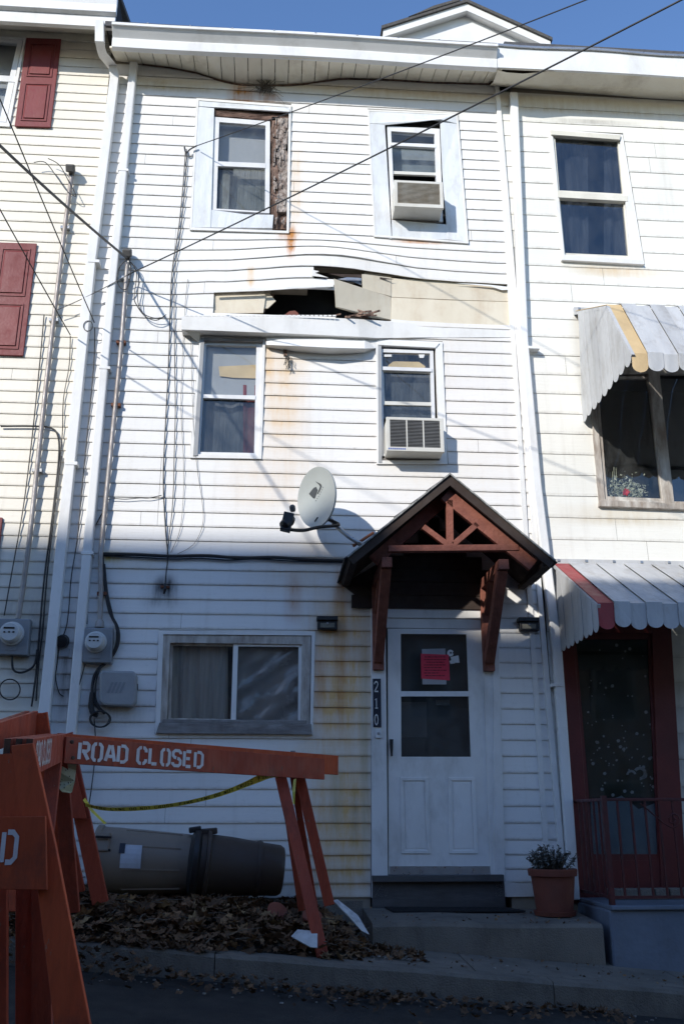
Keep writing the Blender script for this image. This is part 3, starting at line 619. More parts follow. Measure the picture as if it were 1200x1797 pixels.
for a, b, c, d in ((702, 748, 753, 706), (787, 830, 836, 790)):
    o_ = [(a, 1364), (b+3, 1364), (c+2, 1498), (d-2, 1498)]
    sub(door, 'door_panel', MB().ring(o_, [(a+5, 1370), (b-3, 1370), (c-4, 1492), (d+4, 1492)], -.016, -.005).slab([(a+7, 1373), (b-5, 1373), (c-6, 1489), (d+6, 1489)], -.009, -.004), M['doorwhite'], bevel=.003)
sub(door, 'door_handle', MB().slab([(683.5, 1297), (690, 1297), (689, 1327), (686, 1327)], -.045, -.022).slab([(684, 1302), (688, 1302), (688, 1308), (684, 1308)], -.03, -.006), M['black'], bevel=.003)
sub(door, 'kick_plate', MB().slab([(684, 1520), (861, 1520), (862, 1535), (684, 1535)], -.014, -.007), M['steel'])
sub(door, 'hinge_strip', MB().slab([(846, 1106), (850, 1106), (866, 1535), (861, 1535)], -.018, -.007), M['steel'])
sub(door, 'threshold', MB().slab([(653, 1537), (884, 1535), (884, 1547), (654, 1548)], -.09, .1), M['sill'], bevel=.004)
sub(door, 'riser', MB().slab([(653, 1547), (884, 1546), (888, 1606), (653, 1606)], -.035, .06), M['sill'])
MB().slab([(886, 1548), (930, 1551), (970, 1548), (972, 1573), (888, 1574)], -.018, -.012).build('torn_base_trim', M['white'], hm)
# --- gutter, soffit, corner pieces -------------------------------------------
def extrude_x(name, prof, xa, xb, mat, parent, n=10, fz=None, **k):
    mb = MB(); m_ = len(prof); vs = []
    for i in range(n+1):
        x = lerp(xa, xb, i/n)
        for y, z in prof: vs.append((x, y, z+(fz(x) if fz else 0)))
    fs = [(i*m_+j, i*m_+(j+1) % m_, (i+1)*m_+(j+1) % m_, (i+1)*m_+j) for i in range(n) for j in range(m_)]
    fs += [list(range(m_)), [n*m_+j for j in range(m_)][::-1]]
    return mb.add(vs, fs).build(name, mat, parent, **k)
gz = lambda x: .008*math.sin(x*1.9+1)
extrude_x('gutter', [(-.515, P(600, 60, -.515).z), (-.515, P(600, 64.5, -.515).z), (-.50, P(600, 66, -.50).z), (-.415, P(600, 88, -.415).z), (-.425, P(600, 88.5, -.425).z), (-.42, P(600, 103, -.42).z), (-.36, P(600, 103, -.42).z-.005), (-.36, P(600, 60, -.515).z+.02)], -1.87, 2.315, M['gutter'], hm, 24, gz, bevel=.004)
for k in range(9):
    x = -1.5+k*.45
    MB().box((x, -.52, P(600, 60, -.515).z-.006), (x+.018, -.4, P(600, 60, -.515).z+.004)).build('gutter_strap', M['galv'], hm)
xs_s = [P(a, b).x for a, b in ((160, 107), (210, 108), (300, 119), (345, 128), (372, 137), (400, 145), (430, 150), (500, 150), (540, 147), (600, 138), (680, 140), (760, 145), (880, 148))]
zs_s = [P(a, b).z for a, b in ((160, 107), (210, 108), (300, 119), (345, 128), (372, 137), (400, 145), (430, 150), (500, 150), (540, 147), (600, 138), (680, 140), (760, 145), (880, 148))]
def zsoff(x):
    for i in range(len(xs_s)-1):
        if x <= xs_s[i+1] or i == len(xs_s)-2:
            t = (x-xs_s[i])/(xs_s[i+1]-xs_s[i]); return lerp(zs_s[i], zs_s[i+1], max(0, t))
x = -1.9
while x < 2.38:
    x2 = min(x+.148, 2.385)
    v = [(x+.004, -.395, 7.878+Z0), (x2-.004, -.395, 7.878+Z0), (x2-.004, .0, zsoff(x2)), (x+.004, .0, zsoff(x))]
    MB().add(v+[(a, b, c+.02) for a, b, c in v], [(0, 1, 2, 3), (7, 6, 5, 4), (0, 4, 5, 1), (1, 5, 6, 2), (2, 6, 7, 3), (3, 7, 4, 0)]).build('soffit_panel', M['soffit'], hm)
    x = x2
MB().box((-1.9, -.38, 8.12+Z0), (2.39, .1, 8.16+Z0)).build('eave_board', M['dark'], hm)
mb = MB()
pts = [Vector((x_, -.012, zsoff(x_)-.012)) for x_ in [lerp(-1.6, 2.38, i/40) for i in range(41)]]
mb.tube(pts, .011, 6); mb.build('eave_gap', M['rot'], hm)
def ds(name, pts, w, d, mat, parent, **k):          # rectangular downspout along points
    mb = MB(); vs = []
    for p in pts: vs += [(p[0]-w/2, p[1]-d/2, p[2]), (p[0]+w/2, p[1]-d/2, p[2]), (p[0]+w/2, p[1]+d/2, p[2]), (p[0]-w/2, p[1]+d/2, p[2])]
    fs = [(i*4+j, i*4+(j+1) % 4, i*4+(j+1) % 4+4, i*4+j+4) for i in range(len(pts)-1) for j in range(4)]
    fs += [(0, 3, 2, 1), tuple((len(pts)-1)*4+j for j in range(4))]
    return mb.add(vs, fs).build(name, mat, parent, **k)
t_ = P(235, 108, -.1); b_ = P(124, 1285, -.1)
ds('downspout', [(t_.x-.0, -.065, t_.z), (lerp(t_.x, b_.x, .45)-.012, -.065, lerp(t_.z, b_.z, .45)), (b_.x, -.065, b_.z-.5)], .085, .085, M['gutter'], hm, bevel=.012)
for f in (.2, .52, .78): MB().box((lerp(t_.x, b_.x, f)-.055, -.112, lerp(t_.z, b_.z, f)), (lerp(t_.x, b_.x, f)+.055, -.02, lerp(t_.z, b_.z, f)+.03)).build('downspout_strap', M['gutter'], hm, bevel=.003)
MB().box((2.385, -.028, Z0-.65), (2.43, .02, 8.0+Z0)).build('corner_trim', M['white'], hm)
MB().bar(V(2.405, -.02, 8.0+Z0), V(2.545, -.02, Z0-.62), .05, .04, (1, 0, 0)).build('corner_trim', M['white'], hm, bevel=.004)
# main roof and dormer
MB().prism([(-1.95, -.47, 8.10+Z0), (2.31, -.47, 8.10+Z0), (2.31, 5.2, 10.6+Z0), (-1.95, 5.2, 10.6+Z0)], (0, 0, .06)).build('roof', M['roof'], hm)
dm = MB()
ap = P(818, 6, 1.2); le = P(672, 52, 1.2); re_ = P(965, 72, 1.2); gl_ = le+V(.16, 0, 0); gr_ = re_+V(-.16, 0, 0)
dm.prism([gl_+V(0, .12, .04), ap+V(0, .12, -.05), gr_+V(0, .12, .04), gr_+V(0, .12, -1.2), gl_+V(0, .12, -1.2)], (0, 2.2, 0))
dormer = dm.build('dormer', M['dormer'], hm)
for e_, s_ in ((le, -1), (re_, 1)):
    d = (e_-ap)
    sub(dormer, 'rake_board', MB().prism([ap, ap+d, ap+d+V(0, 0, -.12), ap+V(0, 0, -.12)], (0, .05, 0)), M['white'])
    sub(dormer, 'dormer_roof', MB().prism([ap+V(0, -.03, .0), ap+d*1.02+V(0, -.03, 0), ap+d*1.02+V(0, -.03, .05), ap+V(0, -.03, .05)], (0, 2.4, 0)), M['shingle'])
    sub(dormer, 'dormer_soffit', MB().prism([ap+V(0, .05, -.10), ap+d+V(0, .05, -.10), ap+d+V(0, .05, -.02), ap+V(0, .05, -.02)], (0, .3, 0)), M['white'])
sub(dormer, 'shingle_tab', MB().prism([le.lerp(ap, .3)+V(0, -.04, .05), le.lerp(ap, .92)+V(0, -.04, .05), le.lerp(ap, .92)+V(0, -.04, .09), le.lerp(ap, .6)+V(0, -.04, .10), le.lerp(ap, .45)+V(0, -.04, .07)], (0, .4, 0)), M['shingle'])

# ================================================================ CREAM HOUSE (left)
hc = thing('row_house', 'cream sided row house with maroon panelled shutters', 'house', (-4, 0, Z0-.6))
zs_c = []; z = 8.43
while z > -.7: zs_c.append(z+Z0); z -= .1185+.0009*(8-z)
WC = [(-60, 55), (47, 62), (17, 222), (-90, 215)]; WC2 = [(-190, 400), (-64, 420), (-80, 626), (-220, 610)]
OC = [opening(WC), opening(WC2)]
siding(hc, zs_c, lambda z: -6.2, lambda z: -1.962, OC, M['sid_c'], proud=.012, split=.5)
sheathing(hc, -6.2, -1.956, Z0-1.0, Z0+8.7, OC, M['sheath'])
wc = MB().ring(WC, inset(WC, 5, 6, 5, 7), -.03, .03).build('window', M['white'], hc)
interior(wc, OC[0], M['room'])
sub(wc, 'sash', MB().ring(inset(WC, 6, 7, 6, 8), inset(WC, 16, 14, 16, 16), -.006, .04).slab([(-70, 128), (32, 134), (30, 144), (-72, 138)], -.012, .03), M['vinylwin'])
sub(wc, 'pane', MB().slab(inset(WC, 12, 12, 12, 12), .015, .019), GL)
sub(wc, 'blind', MB().slab(inset(WC, 5, 5, 5, 5), .12, .125), M['blind'])
wc2 = MB().ring(WC2, inset(WC2, 5, 6, 5, 7), -.03, .03).build('window', M['white'], hc); interior(wc2, OC[1], M['room'])
sub(wc2, 'pane', MB().slab(inset(WC2, 6, 6, 6, 6), .015, .019), GL)
def shutter(q, splits):
    o = MB().slab(q, -.035, -.014).build('shutter', M['shutter'], hc, bevel=.004)
    def bl(u, v):
        a = V(*q[0], 0).lerp(V(*q[1], 0), u); b = V(*q[3], 0).lerp(V(*q[2], 0), u); c = a.lerp(b, v); return (c.x, c.y)
    for v0, v1 in splits:
        mbp = MB(); oq = [bl(.16, v0), bl(.84, v0), bl(.84, v1), bl(.16, v1)]; iq = [bl(.23, v0+.02), bl(.77, v0+.02), bl(.77, v1-.02), bl(.23, v1-.02)]
        o1 = [P(a, b, -.037) for a, b in oq]; i1 = [P(a, b, -.046) for a, b in iq]; e1 = [P(a+(1.3 if k in (0, 3) else -1.3), b+(1.3 if k < 2 else -1.3), -.0362) for k, (a, b) in enumerate(oq)]
        # shallow groove round a raised field
        mbp.add([P(a, b, -.0365) for a, b in oq]+[P(a, b, -.030) for a, b in [bl(.19, v0+.008), bl(.81, v0+.008), bl(.81, v1-.008), bl(.19, v1-.008)]]+i1,
                [(k, (k+1) % 4, 4+(k+1) % 4, 4+k) for k in range(4)]+[(4+k, 4+(k+1) % 4, 8+(k+1) % 4, 8+k) for k in range(4)]+[(8, 9, 10, 11)])
        f = MB().ring([bl(.14, v0-.012), bl(.86, v0-.012), bl(.86, v1+.012), bl(.14, v1+.012)], oq, -.043, -.034)
        sub(o, 'raised_panel', mbp, M['shutter'])
        sub(o, 'panel_moulding', f, M['shutter'])
    return o
shutter([(47, 66), (108, 68), (89, 223), (26, 221)], ((.07, .42), (.52, .92)))
shutter([(-3, 425), (65, 427), (41, 624), (-31, 622)], ((.06, .46), (.55, .93)))
shutter([(-60, 905), (5, 908), (-15, 1100), (-85, 1100)], ((.06, .46), (.55, .93)))
extrude_x('gutter', [(-.52, 8.58+Z0), (-.50, 8.54+Z0), (-.46, 8.40+Z0), (-.47, 8.29+Z0), (-.42, 8.27+Z0), (-.42, 8.60+Z0)], -6.2, -1.845, M['gutter'], hc, 10, bevel=.004)
extrude_x('fascia', [(-.42, 8.27+Z0), (-.42, 8.13+Z0), (-.38, 8.12+Z0), (-.38, 8.30+Z0)], -6.2, -1.86, M['white'], hc, 4)
extrude_x('soffit', [(-.38, 8.17+Z0), (-.0, 8.415+Z0), (0, 8.45+Z0), (-.38, 8.22+Z0)], -6.2, -1.95, M['creamtrim'], hc, 4)
extrude_x('frieze', [(-.03, 8.30+Z0), (-.03, 8.43+Z0), (.0, 8.43+Z0), (.0, 8.30+Z0)], -6.2, -1.96, M['creamtrim'], hc, 4)
MB().prism([(-6.2, -.45, 8.62+Z0), (-1.86, -.45, 8.62+Z0), (-1.86, 5.2, 11+Z0), (-6.2, 5.2, 11+Z0)], (0, 0, .06)).build('roof', M['roof'], hc)
MB().box((-1.97, -.38, 8.2+Z0), (-1.86, 3, 8.6+Z0)).build('parapet', M['dark'], hc)
dpts = [P(176, 40, -.42), P(176, 78, -.40), P(180, 95, -.28), P(200, 120, -.09), P(202, 140, -.07)]
lo1 = P(161, 460, -.07); lo2 = P(78, 1260, -.07)
dpts = [V(p.x, p.y, p.z) for p in dpts]+[V(lerp(dpts[-1].x, lo1.x, 1), -.07, lo1.z), V(lo2.x, -.07, lo2.z), V(lo2.x-.0, -.07, Z0-.6)]
ds('downspout', dpts, .095, .085, M['gutter'], hc, bevel=.012)
for f in (.34, .66): 
    p = V(lerp(dpts[4].x, lo2.x, f), -.07, lerp(dpts[4].z, lo2.z, f)); MB().box((p.x-.058, -.118, p.z), (p.x+.058, -.015, p.z+.035)).build('downspout_strap', M['gutter'], hc, bevel=.003)
MB().box((-6.2, .0, Z0-1.2), (-1.95, .10, Z0-.6)).build('foundation', M['concrete'], hc)

# ================================================================ OFF-WHITE HOUSE (right)
hr = thing('row_house', 'off-white wide board row house with metal awnings over its window and red door', 'house', (4.4, 0, Z0-.8))
zs_r = []; z = 7.93
while z > -.75: zs_r.append(z+Z0); z -= .203+.0042*(8-z)
WR = [(961, 226), (1092, 236), (1130, 463), (986, 455)]; WP = [(1030, 640), (1330, 640), (1330, 899), (1051, 887)]; RD = [(984, 1085), (1174, 1085), (1204, 1585), (1002, 1585)]
OR = [opening(WR), opening(WP), opening(RD)]
siding(hr, zs_r, lambda z: lerp(2.425, 2.555, min(1, max(0, (8.0+Z0-z)/6))), lambda z: 6.6, OR, M['sid_r'], proud=.010, split=.8, wob=.005)
sheathing(hr, 2.562, 6.6, Z0-1.1, Z0+8.4, OR, M['sheath'])
MB().box((2.40, .002, 1.6+Z0), (2.561, .1, 8.3+Z0)).build('sheathing', M['sheath'], hr)
wr = MB().ring(WR, [(969, 234), (1087, 242), (1106, 452), (990, 447)], -.025, .03).build('window', M['white'], hr, label='third storey window of two dark panes')
interior(wr, OR[0], M['dark'])
sub(wr, 'curtain', folds(((960, 240), (1030, 462)), .16, .04, 26, 8), M['dimcurtain'], smooth=True); sub(wr, 'curtain', folds(((1060, 240), (1120, 462)), .16, .04, 22, 9), M['dimcurtain'], smooth=True)
sub(wr, 'head_trim', MB().slab([(965, 228), (1089, 237), (1087, 245), (967, 236)], -.045, -.02), M['creamtrim'], bevel=.003)
sub(wr, 'sash', MB().ring([(969, 234), (1087, 242), (1098, 348), (978, 341)], [(973, 240), (1083, 247), (1092, 340), (981, 334)], .0, .04).slab([(977, 334), (1101, 344), (1101, 353), (978, 346)], -.03, .03), M['creamtrim'])
sub(wr, 'sash', MB().ring([(978, 344), (1097, 351), (1106, 453), (988, 448)], [(982, 349), (1093, 355), (1102, 449), (991, 444)], .012, .05), M['creamtrim'])
sub(wr, 'pane', MB().slab([(971, 237), (1086, 244), (1096, 345), (979, 338)], .02, .024), GLD)
sub(wr, 'pane', MB().slab([(980, 346), (1095, 352), (1105, 452), (989, 446)], .03, .034), GLD)
sub(wr, 'sill', MB().slab([(986, 447), (1126, 456), (1130, 464), (985, 456)], -.05, .01), M['white'], bevel=.003)
# picture window under the upper awning
wp = MB().ring(WP, [(1041, 655), (1320, 655), (1320, 884), (1061, 876)], -.03, .03).build('window', M['oldwood'], hr, label='wide picture window with frosted greenery and a red flower inside')
interior(wp, OR[1], M['dark'], .8)
sub(wp, 'mullion', MB().slab([(1136, 650), (1156, 650), (1183, 886), (1165, 885)], -.035, .03), M['oldwood'], bevel=.003)
sub(wp, 'sill', MB().slab([(1052, 877), (1330, 890), (1330, 899), (1051, 888)], -.055, .02), M['oldwood'], bevel=.004)
sub(wp, 'sash', MB().ring([(1043, 660), (1140, 660), (1166, 881), (1060, 877)], [(1048, 664), (1136, 664), (1161, 875), (1065, 871)], -.012, .03), M['oldwood'])
sub(wp, 'pane', MB().slab([(1045, 660), (1140, 660), (1166, 880), (1062, 876)], .008, .012), GL)
sub(wp, 'pane', MB().slab([(1150, 660), (1320, 660), (1320, 890), (1178, 880)], .008, .012), GLD)
g = MB(); rw = random.Random(21)
for k in range(520):
    x_ = rw.gauss(1098, 17); y_ = 873-abs(rw.gauss(0, 15)); 
    if not 1063 < x_ < 1140: continue
    p = P(x_, y_, .03+rw.random()*.08); d = V(rw.uniform(-1, 1), rw.uniform(-1, 1), rw.uniform(-.2, 1)).normalized()*rw.uniform(.02, .05); s_ = d.cross(V(rw.uniform(-1, 1), 1, rw.uniform(-1, 1))).normalized()*.007
    g.add([p, p+d*.5+s_, p+d, p+d*.5-s_], [(0, 1, 2, 3)])
for k in range(5):
    p = P(1066+k*4, 872, .12); g.tube([p, p+V(.01, 0, .16), p+V(rw.uniform(-.02, .03), 0, .27+rw.random()*.08)], .003, 4)
sub(wp, 'greenery', g, M['frost'], recalc=False)
g = MB()
for k in range(16):
    c = P(1097, 864, .028); a = k/16*6.28; d = V(math.cos(a), rw.uniform(-.6, .1), math.sin(a))*rw.uniform(.03, .055); s_ = d.cross(V(0, 1, 0)).normalized()*.014
    g.add([c, c+d*.5+s_, c+d, c+d*.5-s_], [(0, 1, 2, 3)])
sub(wp, 'red_flower', g, M['redflower'], recalc=False)
# red front door
rd = MB().slab([(985, 1085), (1004, 1085), (1041, 1585), (1002, 1585)], -.03, .04).slab([(1142, 1085), (1176, 1085), (1206, 1585), (1160, 1585)], -.03, .04).slab([(1004, 1085), (1142, 1085), (1143, 1112), (1005, 1112)], -.03, .04).build('door', M['maroon'], hr, label='maroon front door with a dark snow decorated storm window', bevel=.004)
interior(rd, OR[2], M['dark'], .5)
sub(rd, 'door_leaf', MB().ring([(1005, 1112), (1143, 1112), (1163, 1510), (1036, 1510)], [(1010, 1122), (1136, 1122), (1154, 1499), (1041, 1499)], -.012, .03), M['maroon'])
sub(rd, 'door_base', MB().slab([(1036, 1510), (1163, 1510), (1168, 1585), (1041, 1585)], -.02, .03), M['maroon'])
sub(rd, 'window_film', MB().slab([(1008, 1118), (1138, 1118), (1152, 1398), (1035, 1398)], .012, .016), M['green'])
sub(rd, 'window_film', MB().slab([(1035, 1402), (1070, 1404), (1090, 1396), (1120, 1420), (1152, 1408), (1156, 1501), (1040, 1501)], .010, .0115), M['film'])
dots = MB(); rw = random.Random(5)
for k in range(95):
    x_ = rw.uniform(1012, 1146); y_ = 1398-abs(rw.gauss(0, 105))
    if y_ < 1125 or x_ < 1008+(y_-1118)*.1+6: continue
    r_ = rw.choice((1, 1.2, 1.5, 2.2, 3.2)); c = [(x_+r_*math.cos(t*1.047), y_+r_*math.sin(t*1.047)) for t in range(6)]
    dots.slab(c, .0085, .0095)
for cx_, cy_, R_, a0, a1 in ((1122, 1357, 12, -2.6, 1.6), (1107, 1360, 9, -3.1, -.2), (1128, 1360, 7, -1.5, 2.2)):
    pts = [(cx_+R_*math.cos(lerp(a0, a1, i/8)), cy_+R_*math.sin(lerp(a0, a1, i/8))) for i in range(9)]; pin = [(cx_+R_*.55*math.cos(lerp(a0, a1, i/8)), cy_+R_*.55*math.sin(lerp(a0, a1, i/8))) for i in range(9)]
    dots.slab(pts+pin[::-1], .0085, .0095)
sub(rd, 'snow_decal', dots, M['glitter'])
sub(rd, 'storm_pane', MB().slab([(1008, 1120), (1138, 1120), (1156, 1501), (1039, 1501)], .002, .006), GLF)
# porch: blue-grey painted base with paving blocks on top
def zp(x): return Z0-.655-.01*(x-2.6)
porch = MB().box((2.66, -.80, Z0-1.35), (6.6, .05, Z0-.68)).build('porch', M['porch'], hr, bevel=.015)
sub(porch, 'cap', MB().box((2.67, -.83, Z0-.679), (6.6, .05, Z0-.645)), M['porch'], bevel=.008)
for k in range(14): sub(porch, 'porch_block', MB().box((2.86+k*.128, -.30, Z0-.644), (2.86+k*.128+.116, -.16, Z0-.56)), M['concrete'], bevel=.006)
# fascia, soffit, downspout of this house
extrude_x('fascia', [(-.415, 8.175+Z0), (-.415, 7.885+Z0), (-.39, 7.88+Z0), (-.39, 8.18+Z0)], 2.32, 6.6, M['gutter'], hr, 10, gz)
extrude_x('drip_edge', [(-.44, 8.19+Z0), (-.44, 8.165+Z0), (-.416, 8.165+Z0), (-.3, 8.20+Z0), (-.3, 8.22+Z0)], 2.32, 6.6, M['galv'], hr, 16, lambda x: .012*math.sin(x*4.1))
mb = MB(); vs = []
sofx = [2.32, 2.42, 2.6, 2.85, 3.1, 3.5, 4.2, 6.6]; sf = [-.06, -.085, -.09, -.05, -.01, 0, 0, 0]
for x_, s_ in zip(sofx, sf): vs += [(x_, -.40, 7.915+Z0+s_), (x_, -.2, 7.90+Z0+s_*.4), (x_, .0, P(880, 152).z+(P(1200, 178).z-P(880, 152).z)*min(1, (x_-2.38)/2.2)+.0)]
mb.add(vs, [(i*3+j, i*3+j+1, i*3+j+4, i*3+j+3) for i in range(len(sofx)-1) for j in range(2)]).build('soffit', M['soffit'], hr)
MB().box((2.32, -.385, 8.0+Z0), (6.6, .1, 8.05+Z0)).build('eave_board', M['darkwood'], hr)
MB().prism([(2.42, -.40, 8.2+Z0), (6.6, -.40, 8.2+Z0), (6.6, 5.2, 10.6+Z0), (2.46, 5.2, 10.6+Z0)], (0, 0, .06)).build('roof', M['roof'], hr)
a_ = P(899, 164, -.06); b_ = P(937, 850, -.06); c_ = P(976, 1400, -.06)
ds('downspout', [(a_.x+.01, -.055, a_.z), (P(918, 600, -.06).x, -.055, P(918, 600, -.06).z), (b_.x+.02, -.055, b_.z), (2.62, -.055, 1.5+Z0), (2.615, -.055, Z0-.66)], .09, .07, M['gutter'], hr, bevel=.012)
for zz in (4.6, 1.15): MB().box((2.54, -.096, zz+Z0), (2.66, -.012, zz+.03+Z0)).build('downspout_strap', M['gutter'], hr, bevel=.003)

# ================================================================ AWNINGS
def awning(name, label, x0, n, w, prof, val, side_z, accent, accent_mat, loc):
    t = thing(name, label, 'awning', loc, 'metal awnings on the off-white house')
    yf, zf = prof[-1]; sol = lambda o, th=.005: setattr(o.modifiers.new('sheet', 'SOLIDIFY'), 'thickness', th)
    for i in range(n):
        a = x0+i*w; b = a+w*1.004; off = .010 if i % 2 else 0; jv = RND.uniform(-.008, .008)
        mb = MB(); vs = []; rows = list(prof)
        for y, z in rows: vs += [(a, y-off, z+off), (b, y-off, z+off)]
        k = len(rows); m0 = 2*(k-1)
        fs = [(2*j, 2*j+1, 2*j+3, 2*j+2) for j in range(k-1)]
        # valance tongue with a round end
        arc = [(lerp(a, b, .5)+(b-a)/2*math.cos(u), yf-off+.012, zf+off-val+jv+w*.42-w*.42*math.sin(u)) for u in [math.pi*j/8 for j in range(9)]]
        base = len(vs); vs += arc
        fs.append([m0+1]+[base+j for j in range(9)]+[m0])
        mb.add(vs, fs)
        o = mb.build('awning_panel', accent_mat if i == accent else M['awn_w'], t, recalc=False); sol(o)
        if i == accent: o['label'] = label.split(' with ')[1].split(' ')[1]+' accent panel'
    # left side cheek in vertical strips
    ns = 9; yw, zw = prof[0]
    def ztop(y):
        for (ya, za), (yb, zb) in zip(prof, prof[1:]):
            if yb <= y <= ya: return lerp(za, zb, (y-ya)/(yb-ya) if yb != ya else 0)
        return prof[-1][1]
    for i in range(ns):
        ya = lerp(0, yf, i/ns); yb = lerp(0, yf, (i+1)/ns); off = .005 if i % 2 else 0; wd = abs(yb-ya); ya += .004; yb -= .004
        arc = [(x0-.004-off, (ya+yb)/2+(yb-ya)/2*math.cos(u), side_z+wd*.45-wd*.5*math.sin(u)) for u in [math.pi*j/8 for j in range(9)]]
        mid = [(x0-.004-off, y, ztop(y)-.01) for y in (ya, yb)]
        mb = MB().add([mid[0], mid[1]]+arc, [[0, 1]+list(range(2, 11))])
        sol(mb.build('side_panel', M['awn_w'], t, recalc=False), .004)
    pr = [V(x0+.005, y-.01, z-.03) for y, z in prof]
    for p, q in zip(pr, pr[1:]): MB().bar(p, q, .03, .03).build('edge_rail', M['awn_w'], t)
    for y, z in ((yf*.98, zf-.03), (yf*.5, ztop(yf*.5)-.04)): MB().bar((x0+.02, y, z), (x0+n*w, y, z), .03, .03).build('frame_bar', M['awn_dark'], t)
    MB().box((x0-.01, -.05, zw-.03), (x0+n*w, -.006, zw+.03)).build('wall_rail', M['awn_w'], t)
    for i in range(n//2+1): MB().box((x0+.03+i*w*2, -.058, zw+.002), (x0+.055+i*w*2, -.05, zw+.024)).build('screw', M['galv'], t)
    return t
awning('awning', 'upper scalloped metal awning with one yellow panel above the picture window', 3.085, 18, .140, [(-.012, Z0+5.10), (-.90, Z0+4.655), (-1.36, Z0+3.90)], .17, Z0+3.82, 0, M['awn_y'], (4, -.5, Z0+3.8))
awning('awning', 'lower scalloped metal awning with one red panel above the maroon door', 2.66, 21, .136, [(-.012, Z0+2.345), (-1.14, Z0+1.70)], .215, Z0+1.47, 0, M['awn_r'], (4, -.5, Z0+1.5))

# ================================================================ DOOR CANOPY
cn = thing('door_canopy', 'small gabled timber canopy with a red stained truss over the white door', 'canopy', (1.5, -.45, Z0+1.2))
ax, az, ex0, ex1, ez, D_ = 1.512, 2.84, .635, 2.375, 2.085, -.90
for e_, s_ in ((ex0, -1), (ex1, 1)):
    A = V(ax, D_, Z0+az); E_ = V(e_, D_, Z0+ez); nrm = V((az-ez)*s_, 0, abs(e_-ax)).normalized()
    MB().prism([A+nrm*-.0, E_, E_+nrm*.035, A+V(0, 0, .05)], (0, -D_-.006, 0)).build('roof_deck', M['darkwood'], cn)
    for k in range(6):                                            # shingle courses
        t0, t1 = k/6, (k+1)/6+.02; a = A.lerp(E_, t0)+nrm*(.040); b = A.lerp(E_, t1)+nrm*.052
        for j in range(5):
            y0 = lerp(-.012, D_*.985, j/5); y1 = lerp(-.012, D_*.985, (j+1)/5)+.006; jj = RND.uniform(-.006, .006)
            MB().prism([V(a.x, y0, a.z), V(b.x, y0, b.z+jj), V(b.x, y1, b.z+jj), V(a.x, y1, a.z)], nrm*.009).build('shingle', M['shingle'], cn)
    MB().prism([A+V(0, -.022, .062), E_+nrm*.050+V(0, -.022, 0), E_+nrm*.036+V(0, -.022, 0), A+V(0, -.022, .046)], (0, .02, 0)).build('drip_edge', M['shinglepale'], cn)
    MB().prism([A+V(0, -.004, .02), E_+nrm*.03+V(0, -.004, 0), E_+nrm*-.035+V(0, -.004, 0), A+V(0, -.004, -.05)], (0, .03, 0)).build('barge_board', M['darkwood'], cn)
ty = -.80
def tb(p, q, w, name='truss_member', y=ty, t=.05, mat='timber'):
    return MB().bar(p, q, w, t, (0, 0, 1) if abs(q[0]-p[0]) > abs(q[2]-p[2]) else (1, 0, 0)).build(name, M[mat], cn, bevel=.004)
def C3(x, y, Y=ty): return P(x, y, Y)
tb(C3(780, 868), C3(935, 992), .125, 'rafter')
tb(P(784, 872, -.60), P(655, 985, -.60), .11, 'rafter')
tb(C3(680, 964), C3(908, 962), .055, 'tie_beam', t=.07)
tb(C3(788, 878), C3(789, 958), .06, 'king_post')
tb(C3(742, 925), C3(785, 957), .05, 'strut'); tb(C3(837, 920), C3(794, 957), .05, 'strut')
for k in range(7):
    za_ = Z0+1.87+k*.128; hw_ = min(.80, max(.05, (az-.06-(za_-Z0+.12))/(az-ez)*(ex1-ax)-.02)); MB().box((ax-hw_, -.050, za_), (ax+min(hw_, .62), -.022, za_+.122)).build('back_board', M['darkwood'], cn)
for sgn, xw in ((-1, P(664, 1180, -.06).x), (1, P(858, 1178, -.06).x)):
    top = V(xw+.0, -.80, Z0+2.14)
    MB().box((xw-.05, -.085, P(860, 1178, -.06).z), (xw+.05, -.02, Z0+2.12)).build('wall_post', M['timber'], cn, bevel=.005)
    MB().box((xw-.045, -.82, Z0+2.06), (xw+.045, -.02, Z0+2.15)).build('arm_beam', M['timber'], cn, bevel=.005)
    MB().bar(V(xw, -.075, P(860, 1165, -.06).z+.03), V(xw, -.74, Z0+2.08), .10, .085, (0, 1, 0)).build('brace', M['timber'], cn, bevel=.005)
    MB().bar(V(xw, -.06, Z0+1.83), V(xw, -.36, Z0+2.08), .075, .06, (0, 1, 0)).build('short_brace', M['timber'], cn, bevel=.004)
MB().prism([V(.62, -.04, Z0+2.09), V(.93, -.04, Z0+1.86), V(.97, -.04, Z0+1.86), V(.97, -.04, Z0+2.3)], (0, .018, 0)).build('corner_plate', M['darkwood'], cn)  # plain dark triangular plate on the wall below the left eave
for x_ in (.66, 2.33): MB().box((x_-.03, D_+.02, Z0+ez-.01), (x_+.03, -.02, Z0+ez+.03)).build('eave_rail', M['darkwood'], cn)

